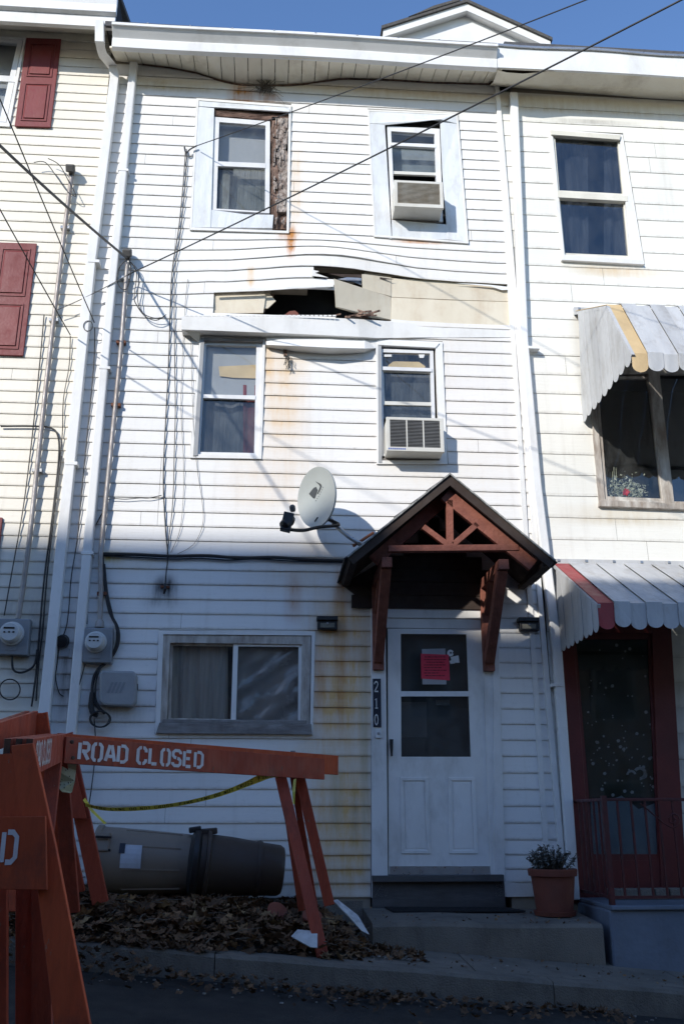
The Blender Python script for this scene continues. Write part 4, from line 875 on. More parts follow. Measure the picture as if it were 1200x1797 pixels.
# ================================================================ AIR CONDITIONERS
def aircon(label, face, depth, nsl, mat_sl, dividers, body, tagpx=None, shell='acwhite'):
    c = P(*face[3], 0); t = thing('air_conditioner', label, 'air conditioner', (c.x+.25, -depth/2, c.z), 'window air conditioners')
    yf = -depth; f = [P(a, b, yf) for a, b in face]; z0 = min(f[2].z, f[3].z); z1 = max(f[0].z, f[1].z)
    x0 = (f[0].x+f[3].x)/2; x1 = (f[1].x+f[2].x)/2; s = .03
    drop = .02
    MB().prism([V(x0, yf+.03, z0), V(x1, yf+.03, z0), V(x1, yf+.03, z1), V(x0, yf+.03, z1)], (0, depth-.01, 0)).build('housing', M[shell], t, bevel=.006)
    fr = MB(); o = [V(x0-.006, yf, z0-.004), V(x1+.006, yf, z0-.004), V(x1+.006, yf, z1+.004), V(x0-.006, yf, z1+.004)]
    i_ = [V(x0+s, yf, z0+s*1.3), V(x1-s, yf, z0+s*1.3), V(x1-s, yf, z1-s*.8), V(x0+s, yf, z1-s*.8)]; d = V(0, .032, 0)
    fr.add(o+i_+[p+d for p in o]+[p+d for p in i_], [q for k in range(4) for q in ((k, (k+1) % 4, 4+(k+1) % 4, 4+k), (8+k, 12+k, 12+(k+1) % 4, 8+(k+1) % 4), (k, 8+k, 8+(k+1) % 4, (k+1) % 4), (4+k, 4+(k+1) % 4, 12+(k+1) % 4, 12+k))])
    fr.build('bezel', M[shell], t, bevel=.003)
    MB().box((x0+s, yf+.022, z0+s), (x1-s, yf+.028, z1-s*.8)).build('fin_backing', M[body], t)
    za, zb = z0+s*1.3, z1-s*.8
    for k in range(nsl):
        z = lerp(za, zb, (k+.5)/nsl); MB().bar((x0+s, yf+.008, z), (x1-s, yf+.008, z), (zb-za)/nsl*.42, .012, (0, .5, 1)).build('louver', M[mat_sl], t)
    for k in range(1, dividers): 
        x = lerp(x0+s, x1-s, k/dividers); MB().box((x-.006, yf+.001, za), (x+.006, yf+.014, zb)).build('divider', M[shell], t)
    MB().box((x0-.04, -.012, z0-.02), (x1+.04, .03, z0-.002)).build('support_sill', M['greywood'], t)
    if tagpx:
        b = MB()
        for k in range(9): b.box((x0+.012+k*.019, yf-.0015, z0+.010), (x0+.012+k*.019+.013, yf-.0005, z0+.026))
        b.build('blue_print', M['blueprint'], t)
    return t
aircon('cream window air conditioner with rust streaked louvers in the third storey window', [(693, 317), (775, 320), (778, 363), (692, 361)], .25, 17, 'acgrille', 1, 'acgrille')
aircon('grey louvered window air conditioner in three sections in the second storey window', [(679, 732), (776, 736), (779, 792), (679, 790)], .225, 19, 'acgrey', 3, 'dark', True)

# ================================================================ SATELLITE DISH
sdh = thing('satellite_dish', 'grey oval satellite dish on a bent mast beside the door canopy roof', 'satellite dish', P(640, 958, -.40))
dc = P(558, 873, -.42); nrm = V(-.76, -.63, -.08).normalized(); upv = (V(.03, 0, 1)-nrm*V(.03, 0, 1).dot(nrm)).normalized(); sdv = upv.cross(nrm)
vs = []; fs = []; nr, na = 7, 40; Hh, Ww = .285, .255
for thick in (0, -.012):
    for i in range(nr+1):
        r = i/nr
        for j in range(na):
            a = 2*math.pi*j/na; vs.append(dc+sdv*(Ww*r*math.cos(a))+upv*(Hh*r*math.sin(a))+nrm*(.055*r*r-.03+thick*(1 if i < nr else 1.6)))
N1 = (nr+1)*na
for s in (0, 1):
    for i in range(nr):
        for j in range(na): fs.append((s*N1+i*na+j, s*N1+i*na+(j+1) % na, s*N1+(i+1)*na+(j+1) % na, s*N1+(i+1)*na+j))
for j in range(na): fs.append((nr*na+j, nr*na+(j+1) % na, N1+nr*na+(j+1) % na, N1+nr*na+j))
refl = MB().add(vs, fs).build('reflector', M['dish'], sdh, smooth=True)
def on_dish(u, v): 
    r2 = (u/Ww)**2+(v/Hh)**2; return dc+sdv*u+upv*v+nrm*(.055*r2-.03+.003)
def mark(poly): return [on_dish(-u, v) if sdv.x > 0 and False else on_dish(u, v) for u, v in poly]
sg = 1 if sdv.dot(right) > 0 else -1
lg = MB()
for poly in ([(-.132, .066), (-.072, .110), (-.038, .114), (-.024, .079), (-.072, .009), (-.092, .018)],):
    lg.add([on_dish(sg*u, v) for u, v in poly], [list(range(len(poly)))])
sw = [(-.034, .165), (.028, .125), (.036, .104), (.0, .066), (-.03, .04)]; swi = [(-.03, .158), (.004, .123), (.010, .103), (-.012, .075), (-.034, .05)]
lg.add([on_dish(sg*u, v) for u, v in sw+swi[::-1]], [[i, i+1, 8-i, 9-i] for i in range(4)])
for k in range(7):
    t_ = k/6; u, v = lerp(-.058, .05, t_), lerp(-.015, .086, t_)
    lg.add([on_dish(sg*(u+a), v+b) for a, b in ((-.005, .001), (.002, .007), (.006, .001), (-.001, -.005))], [[0, 1, 2, 3]])
lg.build('emblem', M['dishmark'], refl, recalc=False)
md = dc-nrm*.10+upv*-.09
MB().box(tuple(md-V(.035, .03, .07)), tuple(md+V(.035, .03, .07))).build('back_bracket', M['black'], sdh, bevel=.006)
MB().tube(smooth_pts([md, md+V(.05, .02, -.11), P(612, 942, -.40), P(640, 958, -.40)]), .021, 10).build('mast', M['galv'], sdh, smooth=True)
MB().bar(P(628, 952, -.40), P(646, 966, -.38), .12, .012, (0, 1, 0)).build('foot_plate', M['galv'], sdh)
MB().tube([P(620, 958, -.40), P(655, 935, -.30)], .014, 8).build('stay', M['rustmetal'], sdh)
lb = P(500, 928, -.78)
MB().tube(smooth_pts([md+V(0, 0, -.10), P(594, 921, -.42), P(560, 925, -.55), P(530, 931, -.66), lb]), .016, 8).build('feed_arm', M['black'], sdh, smooth=True)
lnb = MB().lathe([(-.08, .015), (-.065, .045), (.03, .052), (.08, .036), (.085, .01)], lb+V(.02, 0, .06), (dc-lb).normalized(), 14)
lnb.bar(lb+V(-.0, 0, -.02), lb+V(.035, 0, .14), .09, .085, (1, 0, 0)); lnb.build('feed_horn', M['black'], sdh, bevel=.006)
MB().lathe([(-.02, .018), (0, .026), (.03, .026), (.045, .012)], lb+V(.065, -.02, .17), V(-.2, -.3, 1), 12).build('feed_cap', M['cablegrey'], sdh, smooth=True)
lp = [md+V(.01, -.02, -.12)+V(.085*math.cos(a)-.03, .02*math.sin(a*2), .055*math.sin(a)-.02) for a in [i*.42 for i in range(32)]]
MB().tube(lp, .005, 5).build('cable_coil', M['cable'], sdh)

# ================================================================ ELECTRIC METERS, BOXES, LAMPS
def meter(label, q, cx_, cy_, R_):
    c = P(cx_, cy_, -.1); t = thing('electric_meter', label, 'electric meter', (c.x, -.05, P(*q[3]).z), 'electric meters on the front walls')
    MB().slab(q, -.10, -.012).build('meter_box', M['meterbox'], t, bevel=.01)
    r = (P(cx_+R_, cy_, -.1)-c).length
    MB().lathe([(0, r*1.12), (.02, r*1.12), (.022, r*1.0), (.075, r*.97), (.095, r*.80), (.098, r*.1)], c, (0, -1, 0), 26).build('meter_dome', M['meterface'], t, smooth=True)
    b = MB(); b.box((c.x-r*.55, -.201, c.z+r*.28), (c.x+r*.45, -.1985, c.z+r*.44))
    for k in (-.45, -.02, .38): b.box((c.x+r*k-.008, -.201, c.z-r*.1), (c.x+r*k+.010, -.1985, c.z+r*.04))
    b.build('dial_print', M['blackink'], t)
    MB().box((c.x-.055, -.106, P(*q[3]).z+.02), (c.x+.05, -.1015, P(*q[3]).z+.10)).build('cover_plate', M['meterbox'], t)
    return t
meter('grey electric meter on the white house below the tall conduit', [(147, 1101), (199, 1102), (196, 1164), (143, 1162)], 169, 1127, 17)
meter('grey electric meter on the cream house at the left edge', [(-10, 1085), (54, 1086), (49, 1150), (-14, 1148)], 22, 1112, 19)
ub = thing('utility_box', 'rounded grey plastic utility box beside the street level window', 'utility box', P(206, 1240, -.05))
MB().slab([(178, 1176), (236, 1177), (240, 1186), (239, 1232), (232, 1240), (182, 1238), (175, 1230), (174, 1183)], -.11, -.012).build('cover', M['teleco'], ub, bevel=.02)
em = MB()
for k in range(4): em.slab([(188+k*7, 1216), (192+k*7, 1216), (200+k*7, 1197), (196+k*7, 1197)], -.1125, -.1095)
em.build('emblem_ribs', M['meterbox'], ub)
MB().slab([(238, 1200), (242, 1200), (242, 1210), (238, 1210)], -.06, -.03).build('latch', M['black'], ub)
def lampbox(label, q):
    t = thing('wall_lamp', label, 'wall lamp', P(*q[3], -.04), 'small black wall lamps beside the door')
    MB().slab(q, -.075, -.012).build('lamp_body', M['black'], t, bevel=.008)
    (x0, y0), (x1, _), (_, y1), _ = q
    MB().slab([(x0+5, y0+9), (x1-5, y0+9), (x1-5, y1-4), (x0+5, y1-4)], -.080, -.074).build('lens', M['lampglass'], t)
    c = P((x0+x1)/2, y0+10, -.085); MB().lathe([(0, .009), (.006, .008), (.01, .003)], c, (0, -1, 0), 10).build('sensor', M['meterface'], t)
    MB().slab([(x0-1, y0-3), (x1+1, y0-3), (x1+1, y0+4), (x0-1, y0+4)], -.10, -.012).build('solar_top', M['black'], t, bevel=.004)
lampbox('small black lamp on the rust stained siding left of the canopy', [(557, 1084), (592, 1085), (592, 1105), (557, 1104)])
lampbox('small black lamp on clean white siding right of the canopy', [(911, 1086), (945, 1087), (946, 1107), (912, 1106)])
vt = thing('wall_vent', 'round black vent hood between the two downspouts', 'vent', P(111, 1130, -.04))
MB().lathe([(0, .06), (.07, .055), (.075, .03)], P(111, 1125, -.01), (0, -1, -.25), 18).build('hood', M['black'], vt, smooth=True)
MB().slab([(104, 1138), (122, 1138), (121, 1152), (103, 1152)], -.03, -.014).build('vent_plate', M['teleco'], vt)
# house number and doorbell
hp = thing('house_number', 'dark vertical plaque with white numerals 210 on the door trim', 'house number', P(661, 1276, -.04))
MB().slab([(654, 1191), (668, 1191), (669, 1276), (655, 1276)], -.046, -.036).build('plaque', M['plaque'], hp)
def stroke_poly(mb, pts, w, frame, closed=False):
    n = len(pts); L = []; Rr_ = []
    for i in range(n):
        a = pts[max(i-1, 0)]; b = pts[min(i+1, n-1)]; dx, dz = b[0]-a[0], b[1]-a[1]; l = math.hypot(dx, dz) or 1
        nx, nz = -dz/l, dx/l; L.append((pts[i][0]+nx*w/2, pts[i][1]+nz*w/2)); Rr_.append((pts[i][0]-nx*w/2, pts[i][1]-nz*w/2))
    vs = [frame(*p) for p in L]+[frame(*p) for p in Rr_]
    mb.add(vs, [(i, i+1, n+i+1, n+i) for i in range(n-1)])
NUM = {'2': [[(0, .74), (.08, .92), (.28, 1), (.48, .92), (.54, .74), (.42, .5), (.0, .04)], [(-.02, .04), (.58, .04)]], '1': [[(.1, .82), (.3, .96), (.3, .02)], [(.1, .03), (.5, .03)]],
       '0': [[(.28, 1), (.1, .86), (.02, .5), (.1, .14), (.28, 0), (.46, .14), (.54, .5), (.46, .86), (.28, 1)]]}
for k, ch in enumerate('210'):
    a = P(657.0+k*.15, 1214+k*29, -.048); h = (P(657, 1196, -.048)-P(657, 1214, -.048)).length; mbn = MB()
    for s_ in NUM[ch]: stroke_poly(mbn, s_, .13, lambda u, v: V(a.x+u*h*.62, -.0475, a.z+v*h))
    mbn.build('numeral', M['numwhite'], hp, recalc=False)
db = thing('doorbell', 'small pale doorbell under the house number', 'doorbell', P(664, 1294, -.04))
MB().slab([(658, 1279), (669, 1279), (669, 1295), (659, 1295)], -.052, -.036).build('bell_plate', M['sticker'], db, bevel=.003)
MB().lathe([(0, .012), (.006, .012), (.008, .004)], P(664, 1287, -.053), (0, -1, 0), 14).build('push_button', M['teleco'], db)
# notice on the door glass
nl = thing('door_notice', 'pink notice taped over grey paper inside the door glass', 'notice', P(763, 1200, -.004))
MB().slab([(740, 1139), (781, 1138), (783, 1201), (741, 1201)], .000, .0012).build('backing_paper', M['paper'], nl)
pk = MB().slab([(738, 1147), (787, 1149), (789, 1194), (739, 1191)], -.002, -.0008).build('pink_sheet', M['pink'], nl)
b = MB(); rw = random.Random(8)
for k, (x0, x1) in enumerate(((745, 781), (744, 783), (748, 779), (744, 782), (744, 775), (745, 783), (744, 770), (746, 780))):
    y = 1152+k*4.7; x = x0
    while x < x1: 
        l = rw.uniform(2, 7); b.slab([(x, y), (min(x+l, x1), y+.1), (min(x+l, x1), y+1.6), (x, y+1.5)], -.0026, -.0022); x += l+1.3
b.build('print', M['ink'], pk)
stk = thing('door_stickers', 'round white stickers in the corner of the door glass', 'sticker', P(797, 1165, 0))
for q in ([(785+6*math.cos(i*.524)+5, 1146+6*math.sin(i*.524)) for i in range(12)], [(790, 1153), (804, 1150), (806, 1163), (793, 1163)], [(788, 1160), (797, 1156), (798, 1164), (790, 1165)]):
    MB().slab(q, .001, .002).build('sticker', M['sticker'], stk)
b = MB(); b.slab([(789, 1144), (792, 1144), (792, 1147), (789, 1147)], .0, .0008); b.slab([(794, 1144), (796, 1144), (796, 1147), (794, 1147)], .0, .0008); b.build('print', M['blackink'], stk)
mt = thing('door_mat', 'black rubber mat lying crooked on the doorstep', 'mat', (1.6, -.1, z_step(1.6, -.3)))
q = [(.98, -.07), (2.02, -.06), (2.14, -.24), (1.02, -.30)]
MB().prism([V(x, y, z_step(x, y)+.005) for x, y in q], (0, 0, .012)).build('mat_sheet', M['mat'], mt)

# ================================================================ CONDUITS AND CABLES
def riser(label, pts, r, loc, clamps, head=None):
    t = thing('service_conduit', label, 'conduit', loc, 'service conduits up the front walls')
    MB().tube(pts, r, 10).build('pipe', M['conduit'], t, smooth=True)
    for c, mt_ in clamps: MB().box(tuple(c-V(.045, .02, .015)), tuple(c+V(.045, .035, .015))).build('pipe_clamp', M[mt_], t)
    if head is not None:
        MB().lathe([(-.04, r*1.15), (.03, r*1.6), (.06, r*1.8), (.075, r*.9)], head, (0, -.5, 1), 14).build('weather_head', M['cablegrey'], t, smooth=True)
        MB().bar(head+V(0, -.02, .03), head+V(.0, -.09, -.02), .09, .08, (1, 0, 0)).build('weather_cap', M['cablegrey'], t, bevel=.012)
    return t
pm = [P(x, y, -.06) for x, y in ((224, 462), (214, 600), (203, 712), (188, 860), (177, 975), (178, 1040), (176, 1085), (175, 1102))]
riser('grey service conduit with a weatherhead running down to the white house meter', pm, .022, P(175, 1100, -.06), [(P(213, 601, -.045), 'rustmetal'), (P(204, 711, -.045), 'rustmetal'), (P(220, 488, -.045), 'galv'), (P(180, 1042, -.045), 'rustmetal')], P(225, 450, -.06))
MB().lathe([(0, .042), (.05, .038), (.07, .025)], P(175, 1101, -.06), (0, 0, 1), 12).build('conduit_hub', M['conduit'], bpy.data.objects['service_conduit'], smooth=True)
pc = [P(x, y, -.06) for x, y in ((126, 310), (112, 420), (95, 560), (80, 690), (65, 830), (52, 950), (40, 1040), (32, 1086))]
riser('grey service conduit running down the cream siding to its meter', pc, .023, P(32, 1085, -.06), [(P(95, 562, -.045), 'galv'), (P(66, 826, -.045), 'galv'), (P(115, 400, -.045), 'galv')], P(126, 302, -.06))
def cable(label, pts, r, mat='cable', name='cable', cat='cable', group=None, n=6, sm=True):
    o = MB().tube(smooth_pts(pts, n) if sm else pts, r, 6).build(name, M[mat], None, smooth=True); return tag(o, label, cat, group)
def wc_(pts, Y=-.03): return [P(a, b, Y) for a, b in pts]
def wcy(pts): return [P(*p) for p in pts]
def span(a, b, sagm, n=14):
    return [a.lerp(b, i/n)+V(0, 0, -4*sagm*(i/n)*(1-i/n)) for i in range(n+1)]
OW = 'overhead wires in front of the houses'
# overhead wires; far ends run out of view toward poles along the street
def drop(label, a, via, Yv, r, mat='cable', sag_=.02, ext=1.8):
    v = P(*via, Yv); e = a+(v-a)*ext
    return tag(MB().tube(span(a, e, sag_), r, 6).build('overhead_wire', M[mat], None, smooth=True), label, 'wire', OW)
drop('thick twisted service cable slanting down to the white house weatherhead', P(222, 452, -.12), (0, 245), -2.4, .0125, 'cablegrey', .05, 1.6)
drop('thin wire slanting down across the cream shutter to the white downspout', P(166, 566, -.12), (0, 165), -2.6, .006, 'cable', .03)
drop('thin wire slanting down to the cream house conduit clamp', P(124, 588, -.10), (0, 362), -1.6, .006, 'cable', .02)
drop('thin wire crossing the upper left window up toward the dormer', P(345, 256, -.08), (1005, 0), -3.4, .0055, 'cable', .05, 1.5)
drop('long dark wire crossing below the upper windows toward the top right corner', P(225, 482, -.12), (1172, 0), -4.2, .007, 'cable', .06, 1.4)
tag(MB().tube(span(P(225, 482, -.12), P(98, 545, -.10), .02), .005, 6).build('overhead_wire', M['cablegrey'], None, smooth=True), 'thin grey wire linking the two service conduits', 'wire', OW)
# wall cables
CW = 'cables fixed to the front walls'
cable('thick black cable bundle running level across the siding to the door canopy', wc_([(176, 972), (240, 973), (300, 976), (360, 975), (420, 979), (480, 978), (540, 982), (606, 984)], -.04), .015, group=CW)
cable('second thinner black cable sagging under the level cable bundle', wc_([(178, 975), (240, 978), (300, 981), (350, 980), (400, 983), (450, 981), (520, 985), (606, 987)], -.035), .007, group=CW)
cable('black cable loop swinging round the white house meter', wc_([(180, 976), (184, 1020), (192, 1070), (206, 1100), (209, 1120), (203, 1142), (190, 1160), (172, 1175), (164, 1195), (163, 1220), (172, 1240), (185, 1252)], -.05), .014, group=CW)
cable('thin black cable beside the meter cable loop', wc_([(184, 990), (189, 1040), (198, 1080), (205, 1105), (204, 1130), (196, 1150), (180, 1168), (170, 1190), (168, 1225), (178, 1246)], -.06), .008, group=CW)
cable('black cable hanging straight down the upper siding past the hole', wc_([(326, 262), (322, 320), (314, 400), (303, 470), (300, 520), (296, 640), (291, 740), (287, 840), (291, 930), (295, 975), (292, 1005), (290, 1030)], -.028), .006, group=CW)
cable('second thin black cable beside the straight hanging one', wc_([(328, 262), (325, 330), (317, 410), (308, 470), (306, 540), (307, 640), (308, 720), (306, 800), (305, 850), (302, 900), (297, 940), (294, 972)], -.030), .0045, group=CW)
cable('pale thin cord curving down the white siding', wc_([(330, 490), (325, 540), (318, 700), (322, 800), (322, 870), (316, 930), (300, 970)], -.026), .0025, 'cablegrey', group=CW)
cable('pale thin cord looping right before the level bundle', wc_([(335, 560), (338, 700), (345, 810), (355, 880), (356, 920), (340, 955), (312, 972)], -.026), .0025, 'cablegrey', group=CW)
cable('thin black cable descending between the two downspouts', wc_([(167, 575), (165, 640), (152, 780), (145, 850), (137, 940), (126, 1010), (122, 1060), (118, 1095), (112, 1115)], -.030), .005, group=CW)
cable('thin black cable dropping below the round vent', wc_([(104, 1140), (100, 1170), (98, 1190), (104, 1215), (112, 1222)], -.030), .005, group=CW)
cable('thin black cable on the right side of the white downspout', wc_([(186, 890), (172, 915), (161, 940), (158, 990), (154, 1050), (153, 1095)], -.035), .006, group=CW)
cable('thin dark cable wandering down from the meter behind the barricade', wc_([(150, 1165), (140, 1200), (130, 1230), (122, 1255), (117, 1285), (113, 1330)], -.10), .005, group=CW)
cable('coiled black cable hanging under the utility box', [P(176+16*math.cos(a)*(1+.05*a/6), 1262+14*math.sin(a), -.05-.004*a) for a in [i*.5 for i in range(40)]], .007, n=2, group=CW)
cable('thin cable dropping from the coil behind the road closed board', wc_([(166, 1262), (168, 1300), (166, 1340), (160, 1390), (155, 1420)], -.04), .005, group=CW)
cable('thick black cable joint with tape below the meter', wc_([(163, 1215), (160, 1235), (163, 1250), (172, 1255)], -.06), .024, group=CW)
cable('black cable bundle at the right edge of the cream siding', wc_([(2, 748), (60, 748), (92, 752), (103, 768), (104, 800), (98, 860), (88, 940), (80, 1000), (74, 1060), (70, 1110), (64, 1180), (56, 1240)], -.035), .009, group=CW)
cable('second black cable dropping beside the cream downspout', wc_([(108, 800), (100, 860), (92, 930), (84, 1000), (79, 1060), (75, 1110), (68, 1170), (64, 1230)], -.035), .008, group=CW)
cable('thin black cable left of the cream conduit', wc_([(78, 552), (72, 620), (62, 720), (52, 810), (40, 900), (24, 990), (8, 1080)], -.03), .006, group=CW)
cable('thin cable pair hanging from the cream siding hook', wc_([(124, 590), (122, 640), (112, 700), (110, 760), (104, 820)], -.03), .005, group=CW)
cable('black loop of cable below the cream house meter', [P(18+18*math.cos(a), 1210+18*math.sin(a), -.05-.003*a) for a in [i*.5 for i in range(28)]], .006, n=2, group=CW)
cable('black cable leaving the cream house meter', wc_([(22, 1150), (24, 1175), (40, 1180), (60, 1168), (66, 1140)], -.05), .010, group=CW)
cable('small loops of service wire under the weatherhead', wc_([(222, 455), (210, 470), (206, 490), (212, 505), (222, 507), (228, 490), (230, 470), (226, 452)], -.10), .006, group=CW)
cable('hanging wire tails with splices right of the weatherhead', wc_([(230, 460), (240, 480), (236, 520), (240, 535), (255, 555), (275, 562), (292, 552)], -.08), .005, group=CW)
cable('second hanging wire tail right of the weatherhead', wc_([(232, 462), (244, 480), (242, 525), (250, 548), (270, 558), (292, 556)], -.07), .0045, group=CW)
cable('small tangle of wire at the cream conduit top', wc_([(60, 285), (80, 285), (100, 310), (118, 335), (134, 344), (122, 320), (105, 290), (85, 278)], -.10), .005, group=CW)
cable('short wire stub hooked near the upper left window', wc_([(324, 258), (327, 268), (334, 262), (345, 256)], -.06), .009, group=CW)
cable('wire pinned along a siding lap right of the conduit', wc_([(186, 878), (200, 875), (220, 876), (245, 874), (262, 874), (284, 869)], -.035), .004, group=CW)
cable('small wire ring hooked on the white downspout', [P(155+8*math.cos(a), 572+9*math.sin(a), -.12) for a in [i*.5 for i in range(14)]], .004, n=2, group=CW)
ck = thing('cable_clip', 'small black cable end clipped to the sooty siding', 'cable clip', P(290, 1034, -.03))
MB().tube([P(290, 1024, -.03), P(290, 1034, -.05), P(288, 1042, -.035)], [.008, .014, .008], 8).build('cable_end', M['black'], ck)
MB().slab([(282, 1027), (298, 1028), (298, 1032), (282, 1031)], -.026, -.012).build('clip_plate', M['rustmetal'], ck)
# weeds growing from the eave
wd = MB(); rw = random.Random(3)
for k in range(60):
    p = P(466+rw.uniform(-9, 10), 158+rw.uniform(-6, 4), -.03); q = p+V(rw.gauss(0, .10), -rw.random()*.08, rw.gauss(.02, .09))
    wd.tube([p, p.lerp(q, .5)+V(0, -.02, .02), q], .0028, 4)
tag(wd.build('dry_weed', M['twig'], None), 'dry weed tuft growing out of the sagging eave', 'weed')

# ================================================================ RAILING AND FLOWER POT
rl = thing('railing', 'low maroon iron railing round the porch of the red door', 'railing', (3, -.75, Z0-.65))
zt, zb_, yr, xr0 = Z0+.15, Z0-.60, -.77, 2.70
MB().box((xr0, yr-.016, zt-.012), (6.0, yr+.016, zt+.012)).build('top_rail', M['iron'], rl, bevel=.004)
MB().box((xr0, yr-.012, zb_), (6.0, yr+.012, zb_+.022)).build('bottom_rail', M['iron'], rl)
MB().box((xr0-.016, yr, zt-.012), (xr0+.016, -.03, zt+.012)).build('top_rail', M['iron'], rl, bevel=.004)
MB().box((xr0-.012, yr, zb_), (xr0+.012, -.03, zb_+.022)).build('bottom_rail', M['iron'], rl)
MB().box((xr0-.02, yr-.02, Z0-.645), (xr0+.02, yr+.02, zt+.03)).build('post', M['iron'], rl)
bal = None
for k in range(26):
    x = xr0+.11+k*.115; 
    if k == 0 or bal is None: bal = MB().box((x-.008, yr-.008, zb_), (x+.008, yr+.008, zt)).build('baluster', M['iron'], rl)
    else:
        c = bal.copy(); COL.objects.link(c); c.parent = rl; c.location = bal.location+V(k*.115, 0, 0)
for k in range(5):
    c = bal.copy(); COL.objects.link(c); c.parent = rl; c.location = bal.location+V(-.11, .13+k*.13, 0)
for x0 in (3.0, 3.46, 4.2):
    pts = [V(x0+t*.23, yr-.012, zt-.03-t*.2) for t in (0, .35, .7)]; c = V(x0+.26, yr-.012, zt-.155)
    pts += [c+V(.07*(1-i/16)*math.sin(i*.75-.9), 0, .07*(1-i/16)*math.cos(i*.75+2.3)) for i in range(14)]
    MB().tube(pts, .006, 5).build('scroll', M['iron'], rl)
fp = thing('flower_pot', 'terracotta flower pot of dry frosted stems on the doorstep', 'flower pot', (2.36, -.36, z_step(2.36, -.36)))
pz = z_step(2.36, -.36); pcx, pcy = 2.355, -.36
MB().lathe([(0, .165), (.035, .175), (.035, .15)], (pcx, pcy, pz), (0, 0, 1), 30).build('saucer', M['terracotta'], fp, smooth=True)
MB().lathe([(.02, .148), (.30, .180), (.305, .200), (.355, .205), (.36, .195), (.352, .180), (.32, .170)], (pcx, pcy, pz), (0, 0, 1), 32).build('pot', M['terracotta'], fp, smooth=True)
MB().lathe([(.31, .168), (.335, .165), (.345, .05)], (pcx, pcy, pz), (0, 0, 1), 20).build('potting_soil', M['soil'], fp)
stm = MB(); lf = MB(); rw = random.Random(31)
for k in range(60):
    a = rw.uniform(0, 6.28); r = rw.uniform(0, .14); p = V(pcx+r*math.cos(a), pcy+r*math.sin(a), pz+.33); h = rw.uniform(.10, .22); q = p+V(math.cos(a)*rw.uniform(.02, .15), math.sin(a)*rw.uniform(0, .12), h)
    stm.tube([p, p.lerp(q, .5)+V(rw.uniform(-.01, .01), 0, 0), q], .0035, 4)
    for j in range(16):
        c = p.lerp(q, rw.uniform(.3, 1)); d = V(rw.uniform(-1, 1), rw.uniform(-1, 1), rw.uniform(-.9, .5)).normalized()*rw.uniform(.025, .05); s_ = d.cross(V(.3, .2, 1)).normalized()*.011
        lf.add([c, c+d*.5+s_, c+d, c+d*.5-s_], [(0, 1, 2, 3)])
stm.build('stem', M['twig'], fp); lf.build('leaves', surf('withered_leaf', (.10, .105, .085), (.25, .26, .25), 40, .9, bump=0, dirt=0), fp, recalc=False)

# ================================================================ BARRICADES
GLY = {'R': [[(0, 0), (0, 1)], [(.15, 1), (.44, 1), (.55, .9), (.55, .62), (.44, .5), (.15, .5)], [(.30, .44), (.56, 0)]], 'O': [[(.22, 1), (.12, 1), (0, .85), (0, .15), (.12, 0), (.22, 0)], [(.34, 1), (.44, 1), (.56, .85), (.56, .15), (.44, 0), (.34, 0)]],
       'A': [[(0, 0), (.24, 1)], [(.36, 1), (.60, 0)], [(.18, .3), (.42, .3)]], 'D': [[(0, 0), (0, 1)], [(.15, 1), (.38, 1), (.55, .84), (.55, .16), (.38, 0), (.15, 0)]], 'C': [[(.24, 1), (.14, 1), (0, .86), (0, .14), (.14, 0), (.24, 0)], [(.34, 1), (.42, 1), (.55, .86), (.55, .72)], [(.34, 0), (.42, 0), (.55, .14), (.55, .28)]],
       'L': [[(0, 1), (0, 0)], [(.14, .02), (.5, .02)]], 'S': [[(.55, .78), (.54, .88), (.42, 1), (.14, 1), (0, .88), (0, .66), (.12, .54), (.24, .52)], [(.32, .49), (.44, .46), (.55, .34), (.55, .12), (.42, 0), (.13, 0), (0, .12), (0, .22)]],
       'E': [[(0, 0), (0, 1)], [(.14, 1), (.5, 1)], [(.14, .52), (.42, .52)], [(.14, 0), (.5, 0)]], 'F': [[(0, 0), (0, 1)], [(.1, 1), (.5, 1)], [(.1, .52), (.42, .52)]], 'I': [[(.25, 0), (.25, 1)]], 'N': [[(0, 0), (0, 1)], [(.02, 1), (.5, 0)], [(.52, 0), (.52, 1)]], 'T': [[(.27, 0), (.27, 1)], [(0, 1), (.54, 1)]]}
def word(text, org, ux, uz, h, parent, off, mat='letter', w=.19, gap=.30, name='lettering', asp=.82):
    x = 0; ux = Vector(ux).normalized(); uz = Vector(uz).normalized(); mb = MB(); k = 0
    for ch in text:
        if ch == ' ': x += .48; continue
        for s_ in GLY[ch]:
            k += 1; stroke_poly(mb, s_, w, lambda u, v: org+ux*((x+u)*h*asp)+uz*(v*h)+off*(1+.15*(k % 3)))
        x += .56+gap
    o = mb.build(name, M[mat], parent, recalc=False, kind='stuff'); return x*h*.82
BG = 'orange wooden road barricades'
# B: long ROAD CLOSED barricade
bb = thing('barricade', 'orange wooden barricade with ROAD CLOSED on its long front board', 'barricade', (-.3, -1.7, Z0-.8), BG)
YL, YR = -2.62, -.98
fl_, fr_ = P(113, 1316, YL), P(568, 1350, YR); bh = .158
dirb = (fr_-fl_).normalized(); perp = V(dirb.y, -dirb.x, 0).normalized()
upb = V(0, 0, 1)-dirb*dirb.z
fb = MB().bar(fl_, fr_, bh, .022, (0, 0, 1)).build('front_board', M['orangedark'], bb, bevel=.003)
bl_, br_ = P(100, 1308, YL+.16), P(592, 1343, YR+.2)
MB().bar(bl_, br_, .15, .022, (0, 0, 1)).build('rear_board', M['orange'], bb, bevel=.003)
u_ = (P(355, 1330, -1.75)-P(133, 1318, -2.55))
s0 = fl_+dirb*.10+V(0, 0, -bh*.5+.026)+perp*.0135
word('ROAD CLOSED', s0+V(0, 0, .004), dirb, V(0, 0, 1)-dirb*dirb.z, .098, fb, perp*.0006, w=.215, gap=.27, asp=1.18)
